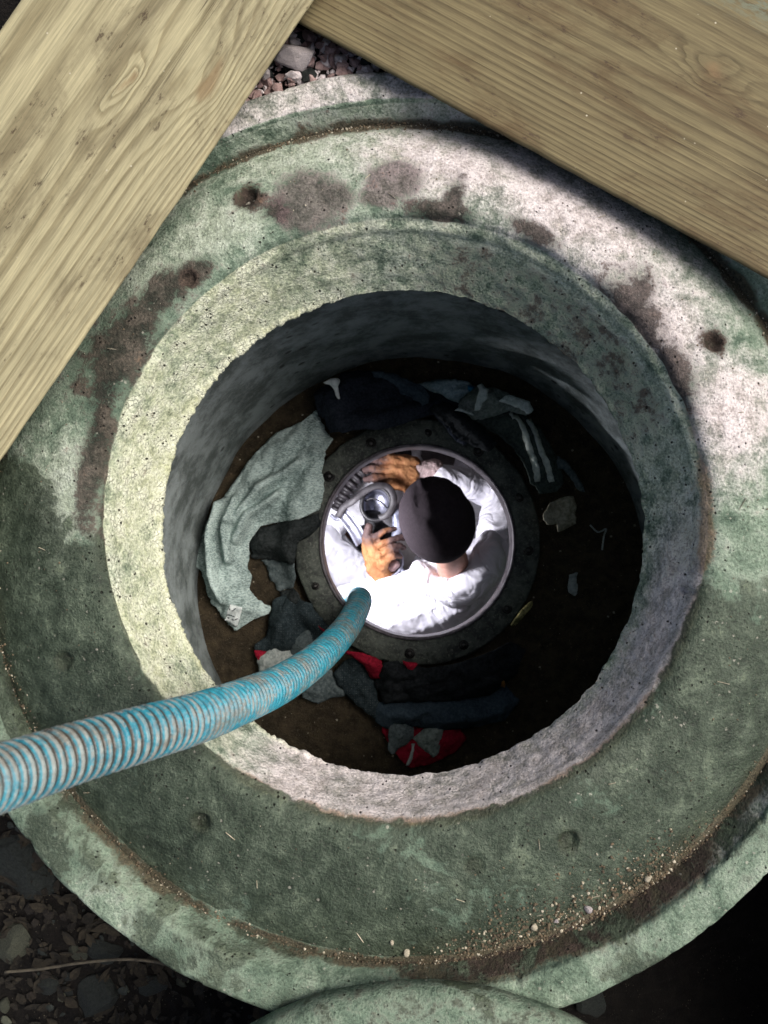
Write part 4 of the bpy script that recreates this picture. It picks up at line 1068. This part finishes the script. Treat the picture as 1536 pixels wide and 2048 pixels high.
rag('dotted_cloth', 'dark dotted cloth beside the hose at the lower left of the flange', 'cloth', [(546, 1200), (575, 1186), (600, 1196), (625, 1205), (650, 1240), (680, 1262), (690, 1290), (660, 1320), (610, 1330), (560, 1310), (512, 1305), (508, 1290), (530, 1275), (540, 1240)], C_check, 2, 0.012, 50, 18)
rag('slate_cloth', 'rumpled slate cloth lying over the dotted cloth beside the hose', 'cloth', [(582, 1262), (600, 1248), (625, 1250), (640, 1275), (645, 1305), (610, 1325), (580, 1320), (576, 1295)], C_slate, 4, 0.012, 80, 24)
rag('red_corner', 'small bright red cloth corner left of the light grey rag', 'rag', [(508, 1300), (520, 1302), (532, 1305), (522, 1325), (514, 1320)], C_red, 5, 0.003)
rag('light_grey_rag', 'light grey rag half hidden under the blue hose', 'rag', [(514, 1312), (530, 1306), (548, 1295), (575, 1298), (595, 1312), (620, 1330), (600, 1360), (560, 1370), (520, 1358)], C_lgrey, 4, 0.010, 60, 22)
rag('grey_rag', 'smooth grey rag on the soil just below the blue hose', 'rag', [(590, 1370), (630, 1350), (660, 1340), (680, 1360), (694, 1392), (660, 1398), (636, 1408), (605, 1398)], C_slate, 3, 0.005, 10, 16)
rag('dotted_shirt', 'dark dotted shirt running down from the flange below the hose', 'shirt', [(668, 1345), (690, 1320), (715, 1308), (735, 1330), (750, 1370), (760, 1420), (755, 1440), (735, 1430), (700, 1400), (678, 1370)], C_check, 3, 0.012, -50, 20)
rag('red_cloth', 'red cloth band emerging from under the flange below the hose', 'cloth', [(640, 1248), (660, 1262), (690, 1290), (712, 1300), (740, 1306), (766, 1318), (764, 1345), (760, 1358), (745, 1356), (730, 1325), (700, 1305), (670, 1285)], C_red, 6, 0.008, -40, 24)
rag('red_scrap', 'small dark red scrap under the lower edge of the flange', 'scrap', [(806, 1316), (835, 1324), (822, 1338), (812, 1330)], C_red, 8, 0.003)
rag('black_net', 'black crumpled net lying just below the flange', 'net', [(748, 1368), (770, 1318), (800, 1320), (850, 1330), (900, 1325), (960, 1305), (1020, 1280), (1050, 1300), (1030, 1350), (980, 1390), (900, 1400), (820, 1402), (770, 1405)], C_black, 5, 0.018, 10, 34)
rag('navy_trousers', 'dark navy trousers spread at the bottom of the shaft floor', 'trousers', [(750, 1408), (800, 1395), (880, 1396), (960, 1385), (1010, 1370), (1040, 1400), (1010, 1440), (950, 1455), (880, 1462), (830, 1452), (790, 1448), (775, 1460), (752, 1445)], C_navy2, 3, 0.014, 15, 18)
rtw = rag('red_towel', 'red cloth with a pale line at the lowest part of the floor', 'towel', [(760, 1448), (800, 1460), (850, 1452), (905, 1440), (935, 1475), (915, 1505), (860, 1530), (820, 1538), (790, 1510), (770, 1480)], C_red, 1, 0.006, 30, 16)
rag('heather_piece', 'slate heather rag draped over the red cloth at the bottom', 'rag', [(778, 1448), (800, 1445), (830, 1455), (828, 1475), (812, 1492), (795, 1500), (788, 1512), (774, 1500), (778, 1470)], C_slate, 4, 0.008, 70, 20)
rag('grey_sock', 'grey green folded rag on the right half of the red cloth', 'rag', [(826, 1478), (850, 1458), (888, 1458), (884, 1480), (876, 1510), (864, 1518), (846, 1500)], C_green, 4, 0.008, 50, 22)
rag('seam_line', None, None, [(824, 1490), (830, 1490), (826, 1515), (818, 1534), (813, 1532), (820, 1512)], C_lgrey, 4, 0.002, parent=rtw)
rag('yellow_scrap', 'mottled yellow scrap at the lower right edge of the flange', 'scrap', [(1022, 1240), (1034, 1222), (1052, 1204), (1062, 1198), (1058, 1214), (1044, 1228), (1030, 1246), (1016, 1252)], cloth_mat('yellow_scrap', (0.05, 0.05, 0.02), (0.42, 0.38, 0.16), 60), 6, 0.003, group='scraps on the shaft floor')
rag('paper_slip', 'small pale paper slip in the dark right side of the floor', 'paper', [(1140, 1150), (1156, 1146), (1156, 1190), (1150, 1194), (1138, 1186)], C_lgrey, 1, 0.002, group='scraps on the shaft floor')
rag('orange_scrap', 'small dull orange scrap in the dark below the flange', 'scrap', [(988, 1354), (998, 1344), (1012, 1362), (1010, 1376), (998, 1372)], cloth_mat('orange_scrap', (0.20, 0.09, 0.02), (0.34, 0.18, 0.05), 90), 7, 0.003, group='scraps on the shaft floor')
wire = catmull([tuple(P(x, y, SH_Z + 0.02 + 0.01 * k)) for k, (x, y) in enumerate([(1180, 1050), (1196, 1064), (1212, 1058), (1208, 1072), (1204, 1100)])], 10)
tag(sweep('loose_wire', wire, circ(0.0022, 6), C_lgrey, None), 'short pale bent wire in the dark right side of the floor', 'wire')

# ------------------------------------------------------------------ stones, gravel, grit
def stone_mesh(name, seed, sub=3, flat=0.7, rough=0.28):
    bm = bmesh.new(); bmesh.ops.create_icosphere(bm, subdivisions=sub, radius=1.0)
    r = np.random.default_rng(seed)
    v = np.array([x.co for x in bm.verts])
    for _ in range(14):      # cut facets
        d = r.normal(size=3); d /= np.linalg.norm(d); h = r.uniform(0.45, 0.85)
        k = v @ d; v = v - np.outer(np.maximum(k - h, 0) * 0.97, d)
    v = v * (1 + rough * 0.4 * fbm(v * 1.6 + seed, 3))[:, None]
    v[:, 2] *= flat
    for x, c in zip(bm.verts, v): x.co = c
    me = bpy.data.meshes.new(name); bm.to_mesh(me); bm.free(); return me
m_rock = stone_mat('pale_rock', (0.40, 0.37, 0.36), (0.60, 0.56, 0.55), (0.30, 0.22, 0.21))
m_rockr = stone_mat('reddish_rock', (0.20, 0.13, 0.12), (0.34, 0.25, 0.23), (0.12, 0.08, 0.07))
m_slate = stone_mat('dark_slate', (0.007, 0.009, 0.0085), (0.018, 0.023, 0.020), (0.036, 0.043, 0.038), 14)
m_humus = stone_mat('humus_clod', (0.005, 0.0045, 0.0035), (0.014, 0.012, 0.009), (0.03, 0.025, 0.018), 30)
m_olive = stone_mat('olive_stone', (0.028, 0.032, 0.022), (0.062, 0.068, 0.048), (0.02, 0.02, 0.015), 16)
def stone(name, label, px, py, rx, ry, z, mat, rot=0, flat=0.7, seed=1, group='stones beside the ring', sub=3):
    me = stone_mesh(name, seed, sub, flat)
    c = P(px, py, z); s = S(CAM_H - z)
    o = link(name, me, mat, None, False); o.location = c; o.scale = (rx * s, ry * s, (rx + ry) / 2 * s); o.rotation_euler = (0, 0, math.radians(rot))
    return tag(o, label, 'stone', group)
gz = -0.010
stone('rock', 'largest pale grey rock touching the rim between the boards', 586, 110, 58, 34, gz, m_rock, -6, 0.75, 11)
stone('rock', 'rounded pinkish stone just above the largest rock', 592, 86, 16, 13, gz, m_rock, -25, 0.8, 12)
stone('rock', 'long brown stone at the top of the gravel gap', 618, 72, 13, 24, gz, m_rockr, 25, 0.8, 13)
stone('rock', 'small brown stone right of the largest rock', 638, 90, 9, 7, gz, m_rockr, 10, 0.8, 14)
stone('rock', 'white violet stone by the pale board', 527, 140, 16, 20, gz, m_rock, 20, 0.8, 15)
stone('rock', 'pale angular stone on the gravel at the rim', 680, 116, 18, 12, gz, m_rock, -10, 0.8, 16)
stone('rock', 'dark brown stone under the weathered board edge', 688, 102, 14, 9, gz, m_rockr, -15, 0.8, 17)
stone('rock', 'reddish pebble between the largest rock and weathered board', 648, 116, 9, 9, gz, m_rockr, 0, 0.8, 18)
dz = -0.40
def gat(px, py):
    w = P(px, py, -0.3)
    for _ in range(6): w = P(px, py, float(ground_h(w.x, w.y)))
    return w.z
for nm, lb, px, py, rx, ry, mt, ro, fl_, sd in [
    ('rock', 'olive flat stone at the left edge below the ring', 30, 1885, 46, 50, m_olive, 10, 0.4, 21),
    ('rock', 'big dark slate slab under the ring at the left edge', 40, 1740, 85, 70, m_slate, -20, 0.35, 22),
    ('rock', 'dark slate block below the twig at bottom left', 208, 1985, 52, 62, m_slate, 12, 0.55, 23),
    ('rock', 'small olive stone above the twig at bottom left', 154, 1905, 24, 15, m_olive, -25, 0.6, 24),
    ('rock', 'dark slate wedge right of the small olive stone', 215, 1900, 42, 26, m_slate, -10, 0.5, 25),
    ('rock', 'small pale stone in the bottom left corner', 12, 2012, 14, 16, m_olive, 0, 0.7, 26),
    ('rock', 'dark stone left of the slate block at bottom left', 100, 1968, 34, 26, m_slate, 30, 0.6, 27),
    ('rock', 'dark stone against the ring right of the slate block', 300, 1972, 36, 24, m_slate, 15, 0.6, 28),
    ('rock', 'dull green stone under the ring at bottom right', 1180, 2005, 40, 36, m_slate, 10, 0.5, 29)]:
    stone(nm, lb, px, py, rx, ry, gat(px, py) + 0.002, mt, ro, fl_, sd)
tw = catmull([tuple(P(x, y, gat(x, y) + 0.045)) for x, y in [(10, 1944), (80, 1938), (160, 1926), (240, 1919), (300, 1922), (345, 1932)]], 10)
tag(sweep('twig', tw, circ(0.0026, 7), plain_mat('twig_bark', (0.03, 0.027, 0.018), (0.075, 0.066, 0.045), 0.8), None), 'thin dry twig lying across the stones at bottom left', 'twig')

def scatter(name, pts, sizes, mats, seed, flat=0.7):
    """Many little stones nobody could count, joined into one mesh."""
    r = np.random.default_rng(seed)
    base = []
    for k in range(6):
        me = stone_mesh('tmp', 100 + k, 1, flat); v = np.array([x.co for x in me.vertices]); f = np.array([p.vertices for p in me.polygons]); base.append((v, f)); bpy.data.meshes.remove(me)
    Vs, Fs, Ms, off = [], [], [], 0
    for (x, y, z), s in zip(pts, sizes):
        v, f = base[r.integers(6)]
        a = r.uniform(0, 6.28); R_ = np.array([[math.cos(a), -math.sin(a), 0], [math.sin(a), math.cos(a), 0], [0, 0, 1]])
        Vs.append((v * s * r.uniform(0.7, 1.3, 3)) @ R_.T + np.array([x, y, z])); Fs.append(f + off); off += len(v)
        Ms.append(np.full(len(f), r.choice(len(mats), p=np.array([m[1] for m in mats]) / sum(m[1] for m in mats))))
    me = mesh_np(name, np.concatenate(Vs), np.concatenate(Fs).tolist())
    for m, _ in mats: me.materials.append(m)
    me.polygons.foreach_set('material_index', np.concatenate(Ms).astype(np.int32))
    o = bpy.data.objects.new(name, me); COL.objects.link(o)
    return o
# gravel in the gap at the top and outwards
r_ = np.random.default_rng(5)
def ring_scatter(n, a0, a1, spread, pw, smin, smax):
    a = r_.uniform(math.radians(a0), math.radians(a1), n); rr_ = c_rim[2] + 0.004 + spread * r_.uniform(size=n) ** pw
    x, y = c_rim[0] + rr_ * np.cos(a), c_rim[1] + rr_ * np.sin(a); s_ = smin + smax * r_.uniform(size=n) ** 3
    return np.stack([x, y, ground_h(x, y) + s_ * 0.35], -1), s_
gp, gs = ring_scatter(2600, 20, 170, 0.6, 1.5, 0.003, 0.011)
g2, s2 = ring_scatter(2400, 82, 122, 0.22, 1.0, 0.003, 0.012)
gp, gs = np.concatenate([gp, g2]), np.concatenate([gs, s2])
tag(scatter('gravel', gp, gs, [(m_rock, 2), (m_rockr, 4), (m_slate, 1)], 3), 'brown and grey gravel behind the rim', 'gravel', kind='stuff')
gp, gs = ring_scatter(3200, 175, 365, 0.5, 1.2, 0.003, 0.013)
tag(scatter('rubble', gp, gs, [(m_slate, 6), (m_humus, 8), (m_olive, 1)], 4, 0.4), 'dark damp rubble around the lower side of the ring', 'rubble', kind='stuff')
# dark leaf litter over the rubble
nl = 5000
pp, ss_ = ring_scatter(nl, 178, 362, 0.45, 1.1, 0.007, 0.013)
vs, fs = [], []
for k in range(nl):
    a = r_.uniform(0, 6.28); L_, W_ = ss_[k], ss_[k] * r_.uniform(0.3, 0.6); tz_ = r_.uniform(-0.5, 0.5, 2); cl = r_.uniform(0.1, 0.5)
    for u_, w_ in ((-1, 0), (-0.3, 1), (0.4, 0.8), (1, 0), (0.4, -0.8), (-0.3, -1)):
        lx, ly = u_ * L_, w_ * W_
        vs.append((pp[k][0] + lx * math.cos(a) - ly * math.sin(a), pp[k][1] + lx * math.sin(a) + ly * math.cos(a), pp[k][2] + 0.004 + lx * tz_[0] + ly * tz_[1] + cl * W_ * w_ * w_))
    b_ = k * 6; fs += [(b_, b_ + 1, b_ + 2, b_ + 3), (b_, b_ + 3, b_ + 4, b_ + 5)]
o = link('leaf_litter', mesh_np('leaf_litter', vs, fs), stone_mat('leaf_brown', (0.006, 0.0055, 0.004), (0.020, 0.017, 0.011), (0.034, 0.030, 0.019), 25), None, False)
tag(o, 'dark decaying leaf litter around the lower side of the ring', 'leaf litter', kind='stuff')
# grit in the groove of the ring
m_g1 = plain_mat('grit_pale', (0.20, 0.18, 0.12), (0.42, 0.39, 0.30), 0.8); m_g2 = plain_mat('grit_brown', (0.05, 0.04, 0.025), (0.13, 0.10, 0.06), 0.9)
gp, gs = [], []
gi0, gi1 = seg_start['shoulder'] - 3, seg_start['shoulder'] + 44
while len(gp) < 9000:
    j = int(r_.integers(NTH)); ad = math.degrees(TH[j])
    dens = 0.14 + 0.86 * float(sstep(26, 10, np.array(abs((ad - 295 + 180) % 360 - 180)))) + 0.3 * float(sstep(40, 15, np.array(abs((ad - 80 + 180) % 360 - 180))))
    if r_.uniform() > dens: continue
    wide = 8 + 24 * float(sstep(26, 8, np.array(abs((ad - 295 + 180) % 360 - 180))))
    i = int(np.clip(seg_start['shoulder'] - 1 + abs(r_.normal()) * wide * 0.55, gi0, gi1))
    p = V[i, j]; s_ = 0.0006 + (0.0022 + 0.0006 * (dens > 0.6)) * r_.uniform() ** 5
    gp.append((p[0] + r_.normal() * 0.001, p[1] + r_.normal() * 0.001, p[2] + s_ * 0.4)); gs.append(s_)
for _ in range(420):       # specks over the whole shoulder
    i = int(r_.integers(seg_start['shoulder'], seg_start['lip'])); j = int(r_.integers(NTH)); p = V[i, j]; s_ = 0.0006 + 0.0011 * r_.uniform() ** 2
    gp.append((p[0], p[1], p[2] + s_ * 0.4)); gs.append(s_)
tag(scatter('grit', gp, gs, [(m_g1, 1), (m_g2, 5)], 6), 'brown and pale grit collected in the groove inside the rim', 'grit', kind='stuff')
a = r_.uniform(0, 6.283, 2600); q_ = np.sqrt(r_.uniform(size=2600)) * FR
x, y = c_fl[0] + q_ * np.cos(a), c_fl[1] + q_ * np.sin(a); k = np.hypot(x - HOLE[0], y - HOLE[1]) > RF_OUT + 0.01
x, y = x[k], y[k]; gs = 0.001 + 0.004 * r_.uniform(size=len(x)) ** 4; gp = np.stack([x, y, floor_h(x, y) + gs * 0.3], -1)
tag(scatter('floor_grit', gp, gs, [(m_g1, 1), (m_g2, 4)], 8), 'fine grit on the soil of the shaft floor', 'grit', kind='stuff')
vs, fs = [], []
for k in range(26):
    i = int(r_.integers(seg_start['shoulder'] + 4, seg_start['lip'])); j = int(r_.integers(NTH)); p = V[i, j] + np.array([0, 0, 0.0015])
    a = r_.uniform(0, 6.28); L_ = r_.uniform(0.003, 0.010); w_ = 0.0006; dx, dy = math.cos(a), math.sin(a); b_ = len(vs)
    for e in (-1, 1):
        for ox, oz in ((-1, -1), (1, -1), (0, 1)): vs.append((p[0] + dx * L_ * e - dy * w_ * ox, p[1] + dy * L_ * e + dx * w_ * ox, p[2] + w_ * oz + 0.0008 * e))
    fs += [(b_, b_ + 1, b_ + 4, b_ + 3), (b_ + 1, b_ + 2, b_ + 5, b_ + 4), (b_ + 2, b_, b_ + 3, b_ + 5), (b_, b_ + 2, b_ + 1), (b_ + 3, b_ + 4, b_ + 5)]
tag(link('straw_bits', mesh_np('straw_bits', vs, fs), m_g1, None, False), 'tiny straw bits sprinkled on the concrete ring', 'straw', kind='stuff')
# larger chips one can pick out in the groove
def on_ring(px, py):
    w = P(px, py, -0.04)
    d = np.hypot(V[:seg_start['lip'], :, 0] - w.x, V[:seg_start['lip'], :, 1] - w.y); d[:seg_start['rimtop']] = 9
    k = np.unravel_index(np.argmin(d), d.shape); return Vector(V[k])
for lb, px, py, rx, ry, mt, sd in [
    ('white stone chip at the very bottom of the groove', 811, 1896, 9, 10, m_g1, 41), ('white stone chip high up the lower right groove', 1290, 1749, 10, 8, m_g1, 42),
    ('rounded tan pebble in the thickest grit at lower right', 1170, 1806, 11, 10, m_rock, 43), ('tan pebble left of the thickest grit at lower right', 1110, 1832, 8, 6, m_rock, 44),
    ('pale flake left of the rounded tan pebble', 1063, 1842, 9, 9, m_g1, 45), ('small pale chip left of the white chip at the bottom', 783, 1869, 6, 6, m_g1, 46)]:
    c = on_ring(px, py)
    o = link('stone_chip', stone_mesh('stone_chip', sd, 2, 0.6), mt); o.location = c + Vector((0, 0, 0.002)); o.scale = (rx * S(1.12), ry * S(1.12), (rx + ry) * 0.5 * S(1.12)); o.rotation_euler = (0.2, 0.1, sd)
    tag(o, lb, 'stone chip', 'stone chips in the groove')
